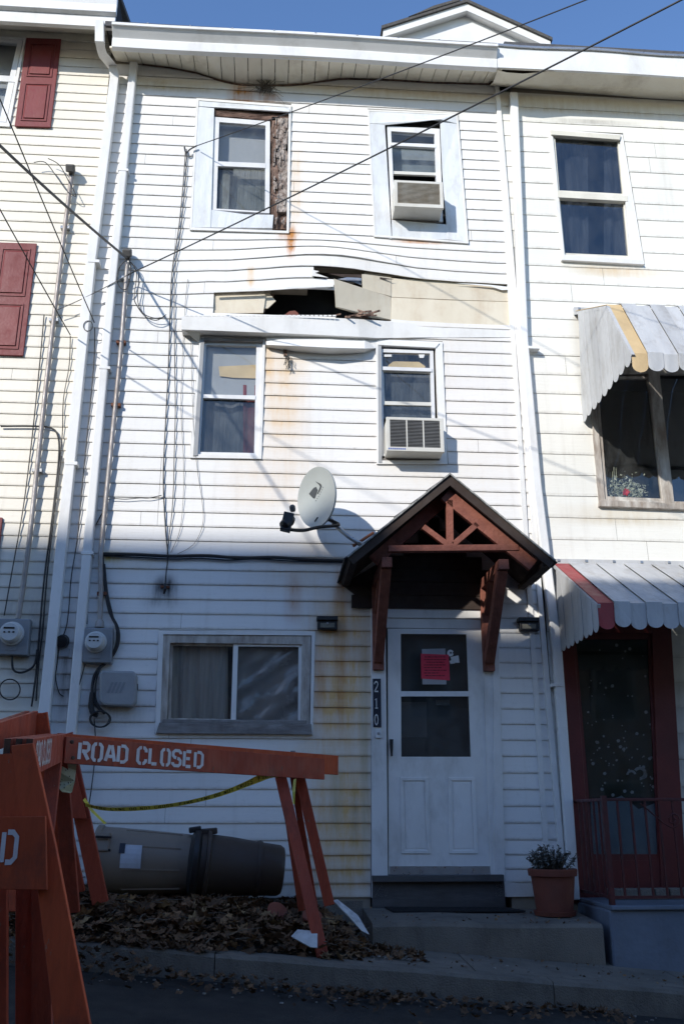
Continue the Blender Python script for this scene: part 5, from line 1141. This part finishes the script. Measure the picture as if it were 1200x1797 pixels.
def leg(px, name='leg', mat='orangedark', parent=bb, w=.085, t=.038, side=(1, 0, 0)):
    return MB().bar(P(*px[0]), P(*px[1]), w, t, side).build(name, M[mat], parent, bevel=.003)
leg(((483, 1322, -1.075), (567, 1682, -1.42))); leg(((492, 1345, -.97), (529, 1596, -.70)), mat='orangedark', w=.05, t=.07)
leg(((520, 1338, -1.0), (578, 1588, -.86)), w=.08); leg(((512, 1348, -.93), (552, 1590, -.60)), w=.05, t=.07)
MB().tube([P(514, 1330, -1.0)+V(0, -.02, -.02), P(514, 1318, -1.0)+V(0, -.02, 0)], .02, 10).build('bolt', M['greywood'], bb)
leg(((100, 1300, -2.60), (60, 1640, -2.95)), w=.09); leg(((104, 1300, -2.45), (128, 1600, -2.05)), w=.09)
for a_, b_ in ((488, 1345), (525, 1356), (126, 1302), (128, 1330)):
    Y_ = -1.10 if a_ > 300 else -2.66; c = P(a_, b_, Y_); MB().lathe([(0, .012), (.008, .012), (.012, .006)], c, perp, 10).build('bolt', M['endgrain'], bb)
# M: barricade standing end-on between the kerb and the wall
bm_ = thing('barricade', 'orange barricade seen end-on with stacked plank ends facing the street', 'barricade', (-1.4, -2.7, Z0-1.0), BG)
n0 = P(50, 1330, -4.25); f0 = P(112, 1311, -2.35)
for k, (dx, nm) in enumerate(((0, 'board'), (-.045, 'board'), (-.095, 'board'))):
    o = MB().bar(n0+V(dx, 0, 0), f0+V(dx, 0, 0), .165, .03, (0, 0, 1)).build(nm, [M['orangedark'], M['endgrain']], bm_, bevel=.003)
    for p in o.data.polygons:
        if abs(p.normal.y) > .7: p.material_index = 1
d_ = (f0-n0).normalized(); s0 = n0+d_*.12+V(.018, 0, -.045)
word('ROAD CLOSED', s0, d_, V(0, 0, 1), .106, bpy.data.objects['board'], V(.0012, 0, 0), gap=.27)
def wl(px, w, t, mat='orange', side=(1, 0, 0), name='leg', parent=bm_, **k): return MB().bar(P(*px[0]), P(*px[1]), w, t, side).build(name, M[mat], parent, bevel=.003, **k)
wl(((114, 1288, -1.30), (177, 1584, -1.10)), .115, .04, 'orangedark'); wl(((84, 1310, -1.20), (136, 1566, -1.0)), .115, .04, 'orangedark')
MB().prism([P(78, 1290, -1.32), P(118, 1288, -1.32), P(152, 1436, -1.26), P(88, 1436, -1.26)], (0, .02, 0)).build('gusset', M['orangedark'], bm_)
MB().bar(f0+V(-.04, 0, 0), P(112, 1310, -1.28), .15, .03, (0, 0, 1)).build('board', M['orangedark'], bm_)
# N: nearest barricade, its right end frame at the picture's left edge
bn = thing('barricade', 'nearest orange barricade at the left edge with a letter D on its low board', 'barricade', (-1.2, -4.6, Z0-1.15), BG)
YN = -4.55
def fr(px, Y=YN): return [P(a, b, Y) for a, b in px]
MB().prism(fr([(20, 1308), (58, 1304), (97, 1480), (158, 1797), (196, 1990), (138, 1990), (95, 1797), (66, 1560), (30, 1400)]), (0, .035, 0)).build('leg', M['orange'], bn, bevel=.003)
MB().prism(fr([(-80, 1330), (20, 1322), (60, 1350), (84, 1470), (-90, 1478)], YN+.002), (0, .02, 0)).build('gusset', M['orange'], bn)
nb = MB().prism(fr([(-420, 1438), (80, 1432), (83, 1562), (-420, 1556)], YN-.03), (0, .025, 0)).build('front_board', M['orange'], bn, bevel=.003)
ln = P(44, 1512, YN-.03)
h_ = (P(44, 1458, YN-.03)-P(44, 1512, YN-.03)).length
W_ = (.56+.27)*h_*.82*10+.48*h_*.82
word('ROAD CLOSED', ln+V(-W_+.012, 0, -.002), (1, 0, 0), (0, 0, 1), h_*.97, nb, V(0, -.0025, 0), gap=.27)
for x0, x1, yb in ((-10, 14, -4.1), (38, 66, -4.0), (66, 96, -4.05)): wl(((lerp(x0, x1, .3), 1500, yb), (lerp(x0, x1, .5)-6, 2000, yb+.25)), .085, .035, 'orangedark', parent=bn)
wl(((-400, 1330, YN), (-470, 1990, YN-.1)), .12, .035, 'orange', parent=bn)
# Q: another barricade further left behind
bq = thing('barricade', 'orange barricade partly hidden behind the end-on one at the far left', 'barricade', (-1.9, -2.6, Z0-.9), BG)
wl(((-60, 1312, -3.7), (62, 1268, -2.2)), .15, .03, 'orangedark', (0, 0, 1), 'board', bq); wl(((-75, 1316, -3.7), (47, 1268, -2.2)), .15, .03, 'orangedark', (0, 0, 1), 'board', bq)
wl(((70, 1252, -2.22), (120, 1600, -2.05)), .10, .035, 'orange', parent=bq); wl(((62, 1252, -2.1), (20, 1600, -2.3)), .10, .035, 'orange', parent=bq)
# yellow paper strips dangling on the end-on barricade
pp = thing('paper_scrap', 'crumpled yellow white paper tag hanging from the end-on barricade', 'paper', P(112, 1390, -2.1))
def sheet3(pts_l, pts_r, name, mat, parent):
    n = len(pts_l); return MB().add(list(pts_l)+list(pts_r), [(i, i+1, n+i+1, n+i) for i in range(n-1)]).build(name, mat, parent, recalc=False)
M['tagpaper'] = surf('pale_yellow_paper', (.52, .53, .38), (.43, .44, .30), 20, .8, bump=.3, dirt=.3)
sheet3([P(97, 1338, -2.42), P(100, 1352, -2.45), P(99, 1372, -2.42), P(106, 1386, -2.46), P(110, 1390, -2.44)], [P(135, 1340, -2.40), P(134, 1352, -2.38), P(132, 1370, -2.42), P(127, 1390, -2.38), P(124, 1392, -2.40)], 'tag_sheet', M['tagpaper'], pp)
sheet3([P(79, 1360, -2.44), P(80, 1372, -2.46), P(86, 1381, -2.42)], [P(100, 1360, -2.40), P(101, 1372, -2.44), P(100, 1381, -2.43)], 'tag_sheet', M['tape'], pp)
MB().tube([P(105, 1285, -2.37), P(106, 1310, -2.40), P(104, 1326, -2.41), P(107, 1340, -2.42)], .002, 4).build('string', M['sticker'], pp)
b = MB(); rw = random.Random(6)
for k in range(16): 
    x, y = rw.uniform(103, 128), rw.uniform(1345, 1384); b.prism([P(x, y, -2.475), P(x+rw.uniform(1, 3), y+.5, -2.475), P(x+1.5, y+rw.uniform(1.5, 4), -2.475)], (0, .0005, 0))
b.build('tag_print', M['blackink'], pp)
# caution tape
tp = thing('caution_tape', 'sagging yellow fire line tape tied between the barricades', 'barrier tape', P(330, 1420, -1.5))
tl = [(525, 1357, -1.06, 7.5, 0), (500, 1356, -1.13, 8, 0), (478, 1357, -1.15, 8, 0), (455, 1366, -1.18, 7, .01), (430, 1377, -1.24, 5.2, .02), (400, 1389, -1.31, 4.2, .03), (365, 1400, -1.39, 3.6, .03), (320, 1410, -1.5, 3.2, .03), (270, 1417, -1.62, 3.4, .02), (220, 1420, -1.75, 3.4, .02), (180, 1419, -1.85, 3, .02), (150, 1412, -1.92, 3, .01)]
cen = smooth_pts([P(a, b, c) for a, b, c, _, _ in tl], 5); wid = smooth_pts([V(d, e, 0) for *_, d, e in tl], 5)
L_ = []; R_ = []
for p, w in zip(cen, wid):
    hw = w.x*(8.6+p.y)/1650*.9; L_.append(p+V(0, -w.y, hw)); R_.append(p+V(0, w.y, -hw))
ribbon = sheet3(L_, R_, 'tape_ribbon', M['tape'], tp)
lt = MB(); s_at = 0; txt = 'FIRE LINE DO NOT CROSS  '*3; ci = 0
i = 0; pos = .03; acc = [0]
for a, b in zip(cen, cen[1:]): acc.append(acc[-1]+(b-a).length)
for ch in txt:
    hgt = None
    if pos > acc[-1]-.05: break
    if ch != ' ':
        for st_ in GLY[ch]:
            def fr_t(u, v):
                s = pos+(.56-u)*.034*0+u*.034
                s = acc[-1]-.02-pos-u*.030
                s = min(max(s, 0), acc[-1]-1e-4); k = max(j for j in range(len(acc)) if acc[j] <= s); k = min(k, len(cen)-2); f = (s-acc[k])/(acc[k+1]-acc[k])
                k2 = k; top = L_[k].lerp(L_[k+1], f); bot = R_[k].lerp(R_[k+1], f); return bot.lerp(top, .2+.6*v)+V(0, -.004, 0)
            stroke_poly(lt, [(-u, v) for u, v in st_] if False else st_, .17, fr_t)
    pos += .030 if ch != ' ' else .022
CH_MIRROR = True
lt_o = lt.build('tape_print', M['blackink'], ribbon, recalc=False, kind='stuff')
sheet3([P(553-38, 1368, -1.0), P(513, 1390, -1.0), P(514, 1410, -1.01)], [P(520, 1366, -1.02), P(518, 1390, -1.02), P(517, 1412, -1.0)], 'tape_tail', M['tape'], tp)
sheet3([P(146, 1404, -1.9), P(160, 1424, -1.85), P(183, 1446, -1.8)], [P(150, 1400, -1.88), P(165, 1422, -1.83), P(188, 1445, -1.78)], 'tape_tail', M['tape'], tp)

# ================================================================ TRASH CANS
def can(label, a, b, prof, mat, loc):
    t = thing('trash_can', label, 'trash can', loc, 'tipped trash cans against the wall')
    return t, (b-a).normalized(), a
a = V(-1.40, -.42, Z0-.315); b = V(-.60, -.40, Z0-.345); L1 = (b-a).length
t, ax_, o = can('beige trash can with a pale label tipped on its side under the window', a, b, None, None, (-1, -.42, Z0-.57))
MB().lathe([(.02, .20), (0, .262), (.012, .275), (.05, .275), (.055, .262), (.20, .258), (.60, .236), (L1-.06, .226), (L1-.015, .222), (L1, .205), (L1, .05)], o, ax_, 36).build('can_body', M['canbeige'], t, smooth=True)
MB().lathe([(-.004, .235), (.02, .236), (.03, .10)], o, ax_, 24).build('can_mouth', M['dark'], t)
hb = MB(); hc_ = o+ax_*.085+V(0, -.20, .17)
hb.bar(hc_+V(0, .03, .045), hc_+V(0, -.03, -.10), .12, .07, (1, 0, 0)); hb.build('handle_block', M['canbeige'], t, bevel=.012)
for dz in (.02, -.075): MB().bar(hc_+V(-.05, -.04, dz), hc_+V(.075, -.04, dz-.005), .018, .02).build('handle_grip', M['black'], t, bevel=.004)
lab = MB(); vs = []
for i in range(6):
    for j in range(6):
        ang = math.radians(-115+i*9); ang = math.radians(lerp(58, 98, i/5)); h = lerp(.24, .40, j/5); r = lerp(.2575, .2495, (h-.20)/.4)+.0025
        vs.append(o+ax_*h+V(0, -math.sin(ang), math.cos(ang))*r)
lab.add(vs, [(i*6+j, i*6+j+1, (i+1)*6+j+1, (i+1)*6+j) for i in range(5) for j in range(5)]); lab.build('label', M['label'], t, recalc=False)
vs = []
for i in range(4):
    for j in range(3):
        ang = math.radians(lerp(56, 74, i/3)); h = lerp(.225, .27, j/2); vs.append(o+ax_*h+V(0, -math.sin(ang), math.cos(ang))*.2625)
MB().add(vs, [(i*3+j, i*3+j+1, (i+1)*3+j+1, (i+1)*3+j) for i in range(3) for j in range(2)]).build('label_print', M['plaque'], t, recalc=False)
for ang in (20, 60, 100, 140): MB().bar(o+ax_*.25+V(0, -math.sin(math.radians(ang)), math.cos(math.radians(ang)))*.2545, o+ax_*.7+V(0, -math.sin(math.radians(ang)), math.cos(math.radians(ang)))*.233, .012, .006).build('rib', M['canbeige'], t)
a2 = V(-.625, -.44, Z0-.335); b2 = V(.105, -.36, Z0-.40); L2 = (b2-a2).length
t2, ax2, o2 = can('dark brown trash can with a black lid tipped on its side', a2, b2, None, None, (-.25, -.4, Z0-.6))
MB().lathe([(.02, .20), (.03, .235), (.11, .24), (.14, .232), (.30, .226), (.55, .205), (L2-.03, .196), (L2, .178), (L2, .05)], o2, ax2, 36).build('can_body', M['candark'], t2, smooth=True)
lid = MB().lathe([(-.055, .06), (-.045, .16), (-.01, .235), (.0, .262), (.035, .268), (.05, .255), (.06, .235)], o2, ax2, 36).build('lid', M['black'], t2, smooth=True)
MB().lathe([(.10, .236), (.105, .268), (.13, .268), (.14, .236)], o2, ax2, 36).build('rim_band', M['candark'], t2, smooth=True)
MB().bar(o2+ax2*.11+V(-.05, -.02, .245), o2+ax2*.20+V(0, -.02, .265), .05, .09, (0, 0, 1)).build('rim_handle', M['candark'], t2, bevel=.01)
MB().bar(o2+ax2*.01+V(-.04, -.03, .25), o2+ax2*.07+V(0, -.03, .27), .045, .09, (0, 0, 1)).build('lid_handle', M['black'], t2, bevel=.01)
MB().lathe([(L2-.22, .2135), (L2-.20, .219), (L2-.18, .212)], o2, ax2, 36).build('body_band', M['candark'], t2, smooth=True)

# ================================================================ LEAVES, SCRAPS
def mound(x, y):
    """height of the leaf bank above the sidewalk"""
    a = max(0, min(1, (.72-x)/.35)); b_ = max(0, min(1, (y+1.47)/.55)); c = max(0, min(1, (-.0-y)/.1+.6))
    return (.012+.145*a*b_**.8)*c*(1+.35*noise.noise(Vector((x*2.1, y*2.4, .3))))
def zl(x, y): return z_walk(x, y)+mound(x, y)
sm_ = MB(); nx, ny = 60, 26; vs = []
for j in range(ny+1):
    for i in range(nx+1):
        x = lerp(-5.5, .79, i/nx); y = lerp(-1.46, -.005, j/ny); vs.append((x, y, z_walk(x, y)+mound(x, y)-.025 if y > -1.44 else z_walk(x, y)-.03))
sm_.add(vs, [(j*(nx+1)+i, j*(nx+1)+i+1, (j+1)*(nx+1)+i+1, (j+1)*(nx+1)+i) for j in range(ny) for i in range(nx)])
sm_.build('soil', M['soil'], None, recalc=False, kind='structure')
def leaf_poly(c, s, r, curl):
    a = r.uniform(0, 6.28); n = V(r.gauss(0, .55), r.gauss(0, .55), 1).normalized(); t = n.orthogonal().normalized(); t = (t*math.cos(a)+n.cross(t)*math.sin(a)); b_ = n.cross(t)
    out = [(0, -.55), (.22, -.30), (.52, -.32), (.40, -.02), (.62, .26), (.26, .28), (0, .66), (-.26, .28), (-.62, .26), (-.40, -.02), (-.52, -.32), (-.22, -.30)]
    v = [c+n*(curl*s*-.05)]
    for u, w in out:
        u *= r.uniform(.75, 1.1); w *= r.uniform(.85, 1.1)
        v.append(c+t*(u*s)+b_*(w*s)+n*(curl*s*(u*u*1.0+w*w*.5)+r.gauss(0, .04)*s))
    return v, [(0, i+1, (i+1) % 12+1) for i in range(12)]
lv = MB(); tone = []; rl_ = random.Random(77)
def put_leaf(mb, x, y, z, s, tn):
    v, f = leaf_poly(V(x, y, z), s, rl_, rl_.uniform(-.5, 1.1)); mb.add(v, f); tone.extend([tn]*len(v))
n_ = 0
while n_ < 5600:
    x = rl_.uniform(-4.2, .75); y = -1.46+1.42*rl_.random()
    if x < -2.4 and rl_.random() < .6: continue
    if x > .35 and rl_.random() < (x-.35)*2: continue
    put_leaf(lv, x, y, zl(x, y)+rl_.uniform(-.02, .045), rl_.choice((.025, .035, .045, .055, .065, .08, .105))*rl_.uniform(.8, 1.15), min(1, max(0, rl_.gauss(.48, .27)))); n_ += 1
for k in range(900):                                             # gutter and kerb foot
    x = rl_.uniform(-4, .9) if rl_.random() < .72 else rl_.uniform(.5, 2.4); y = -1.66-abs(rl_.gauss(0, .22))
    put_leaf(lv, x, y, z_road(x, y)+.02+rl_.random()*.05*(1 if x < .3 else .4)+.14*max(0, -.35-x)*max(0, 1+(y+1.62)/.5), rl_.uniform(.02, .06), min(1, max(0, rl_.gauss(.22, .22))))
for k in range(260):
    x = rl_.uniform(-2.2, -.3); y = rl_.uniform(-1.62, -1.44); put_leaf(lv, x, y, z_walk(x, y)+.02, rl_.uniform(.04, .08), rl_.random()*.8)
for k in range(170):
    x = rl_.uniform(.6, 1.15); y = rl_.uniform(-1.3, -.82); put_leaf(lv, x, y, z_walk(x, y)+.01+rl_.random()*.05*max(0, 1.1-x), rl_.uniform(.02, .07), rl_.random()*.7)
for k in range(240):                                             # crumbs on the pavement and step
    x = rl_.uniform(.4, 3.2); y = rl_.uniform(-1.5, -.05); z = z_step(x, y) if (.8 < x < 2.6 and y > -.8) else z_walk(x, y)
    if x > 2.6 and y > -.85: continue
    put_leaf(lv, x, y, z+.006, rl_.uniform(.008, .03), rl_.random())
tw = MB()
for k in range(150):
    x = rl_.uniform(-2.2, .9); y = rl_.uniform(-1.45, -.1); a = rl_.uniform(0, 6.28); l = rl_.uniform(.06, .28); z = zl(x, y)+.03
    p = V(x, y, z); q = p+V(l*math.cos(a), l*math.sin(a)*.6, rl_.uniform(-.02, .06)); tw.tube([p, p.lerp(q, .5)+V(0, 0, .015), q], rl_.uniform(.002, .005), 4)
o = tw.build('twigs', M['twig'], None); o['kind'] = 'stuff'; o['label'] = 'thin dry twigs mixed into the leaf bank'
gt = MB()
for k in range(170):
    x = rl_.gauss(.2, 1.1); y = rl_.choice((rl_.uniform(-1.46, -1.0), -1.66-abs(rl_.gauss(0, .2)))); z = (zl(x, y) if y > -1.5 else z_road(x, y))+.004; r = rl_.choice((.004, .005, .006, .008, .012)); r2 = r*rl_.uniform(.5, 1)
    if x > 2.6 and y > -.85: continue
    gt.prism([(x-r, y, z), (x+r2*.3, y-r2, z), (x+r, y+r2*.4, z), (x-r*.2, y+r2, z)], (0, 0, r*.7))
o = gt.build('debris', M['grit'], None); o['kind'] = 'stuff'; o['label'] = 'small pale chips and grit scattered along the kerb'
lo = lv.build('leaf_litter', M['leaf'], None, recalc=False); lo['kind'] = 'stuff'; lo['label'] = 'bank of dead brown leaves along the wall and kerb'
at = lo.data.attributes.new('tone', 'FLOAT', 'POINT'); at.data.foreach_set('value', tone)
def single_leaf(label, x, y, z, s, tn, g='separate dead leaves'):
    b = MB(); v, f = leaf_poly(V(x, y, z), s, rl_, .5); b.add(v, f); o = b.build('fallen_leaf', M['leaf'], None, recalc=False); tag(o, label, 'leaf', g)
    at = o.data.attributes.new('tone', 'FLOAT', 'POINT'); at.data.foreach_set('value', [tn]*len(v))
def gp(x, y, fz, off=0):                                          # where a sight line meets a ground surface
    Y = -1.0
    for _ in range(40):
        p = P(x, y, Y); e = p.z-fz(p.x, Y)-off; Y += -e*3 if abs(e) < .3 else (-.4 if e > 0 else .4); Y = max(min(Y, -.05), -6)
    return P(x, y, Y)
p = gp(912, 1758, z_road); single_leaf('pale tan leaf lying on the road below the kerb', p.x, p.y, z_road(p.x, p.y)+.03, .12, 1.0)
p = gp(1108, 1757, z_road); single_leaf('small tan leaf standing at the kerb foot on the right', p.x, -1.66, z_road(p.x, -1.66)+.05, .07, .95)
p = P(455, 1580, -.55); single_leaf('grey brown leaf standing up against the dark trash can', p.x, p.y, p.z, .13, .6)
p = P(350, 1585, -.75); single_leaf('large brown leaf on top of the bank below the beige can', p.x, p.y, p.z-.01, .14, .8)
p = P(212, 1582, -.85); single_leaf('curled tan leaf beside the end-on barricade leg', p.x, p.y, p.z, .12, .9)
lt = thing('siding_scrap', 'long white scrap of siding leaning by the barricade foot', 'siding scrap', P(615, 1640, -1.15), 'white siding scraps on the ground')
MB().prism([P(584, 1580, -.80), P(592, 1578, -.80), P(628, 1606, -.95), P(648, 1640, -1.12), P(634, 1633, -1.12), P(610, 1606, -.98)], (.0, .012, -.004)).build('scrap_sheet', M['chip'], lt)
lt = thing('siding_scrap', 'short white scrap of siding on the leaves left of the barricade foot', 'siding scrap', P(535, 1660, -1.35), 'white siding scraps on the ground')
MB().prism([P(511, 1643, -1.43), P(522, 1631, -1.36), P(557, 1634, -1.38), P(557, 1663, -1.52), P(545, 1662, -1.52)], (0, .010, -.006)).build('scrap_sheet', M['chip'], lt)
bk = thing('broken_flowerpot', 'broken terracotta pot piece among the leaves by the wall', 'pot shard', P(475, 1605, -.8))
MB().lathe([(0, .06), (.02, .075), (.05, .08), (.06, .05)], P(483, 1606, -.85), (.3, -.6, .6), 16).build('shard', M['terracotta'], bk, smooth=True)
bk = thing('broken_flowerpot', 'broken terracotta pot piece behind the barricade foot', 'pot shard', P(545, 1620, -1.0))
MB().lathe([(0, .05), (.02, .07), (.06, .075), (.07, .05)], P(546, 1618, -1.0), (.1, -.5, .8), 16).build('shard', M['terracotta'], bk, smooth=True)
p = gp(1142, 1714, z_walk)
uc = thing('valve_cover', 'dark oval valve cover set in the sidewalk on the right', 'valve cover', (p.x, max(p.y, -1.35), z_walk(p.x, max(p.y, -1.35))))
MB().lathe([(0, .13), (.010, .13), (.013, .11), (.013, .02)], (p.x, max(p.y, -1.35), z_walk(p.x, max(p.y, -1.35))), (.084, -.045, 1), 26).build('cover_disc', M['mat'], uc, smooth=True)

# ================================================================ HOUSES ACROSS THE STREET (they shade the lower fronts)
def opposite(label, x0, x1, top, wall, y0=-14.0):
    t = thing('row_house', label, 'house', ((x0+x1)/2, y0-3, z_road((x0+x1)/2, y0)))
    zb = z_road(x1, y0)-2
    MB().box((x0, y0-8, zb), (x1, y0, top-.25)).build('wall', M[wall], t)
    MB().box((x0, y0-8.3, top-.25), (x1, y0+.12, top)).build('cornice', M['greywood'], t)
    w = (x1-x0)/3
    for f in range(3 if top > 9 else 2):
        for k in range(3):
            x = x0+w*(k+.5); z = z_road(x0, y0)+1.0+f*3.0
            fr_ = MB().box((x-.55, y0, z), (x+.55, y0+.05, z+1.7)).build('window', M['greywood'], t)
            MB().box((x-.45, y0+.05, z+.1), (x+.45, y0+.06, z+1.6)).build('pane', M['plaque'], fr_)
    return t
hA = Z0+2.42+.63*14; hB = Z0+1.62+.63*14
for lb_, a, b, h_ in (('tall brick house across the street up the hill', -22.4, -16.3, hA), ('tall brick house across the street facing the cream house', -16.3, -10.25, hA), ('lower brick house across the street next to the tall one', -10.25, -3.9, hB), ('two storey brick house across the street behind the viewer', -3.9, 2.6, Z0+5.6), ('two storey brick house across the street right of the viewer', 2.6, 9.4, Z0+5.2), ('last brick house across the street down the hill', 9.4, 16, Z0+4.9)):
    opposite(lb_, a, b, h_, 'redbrick')
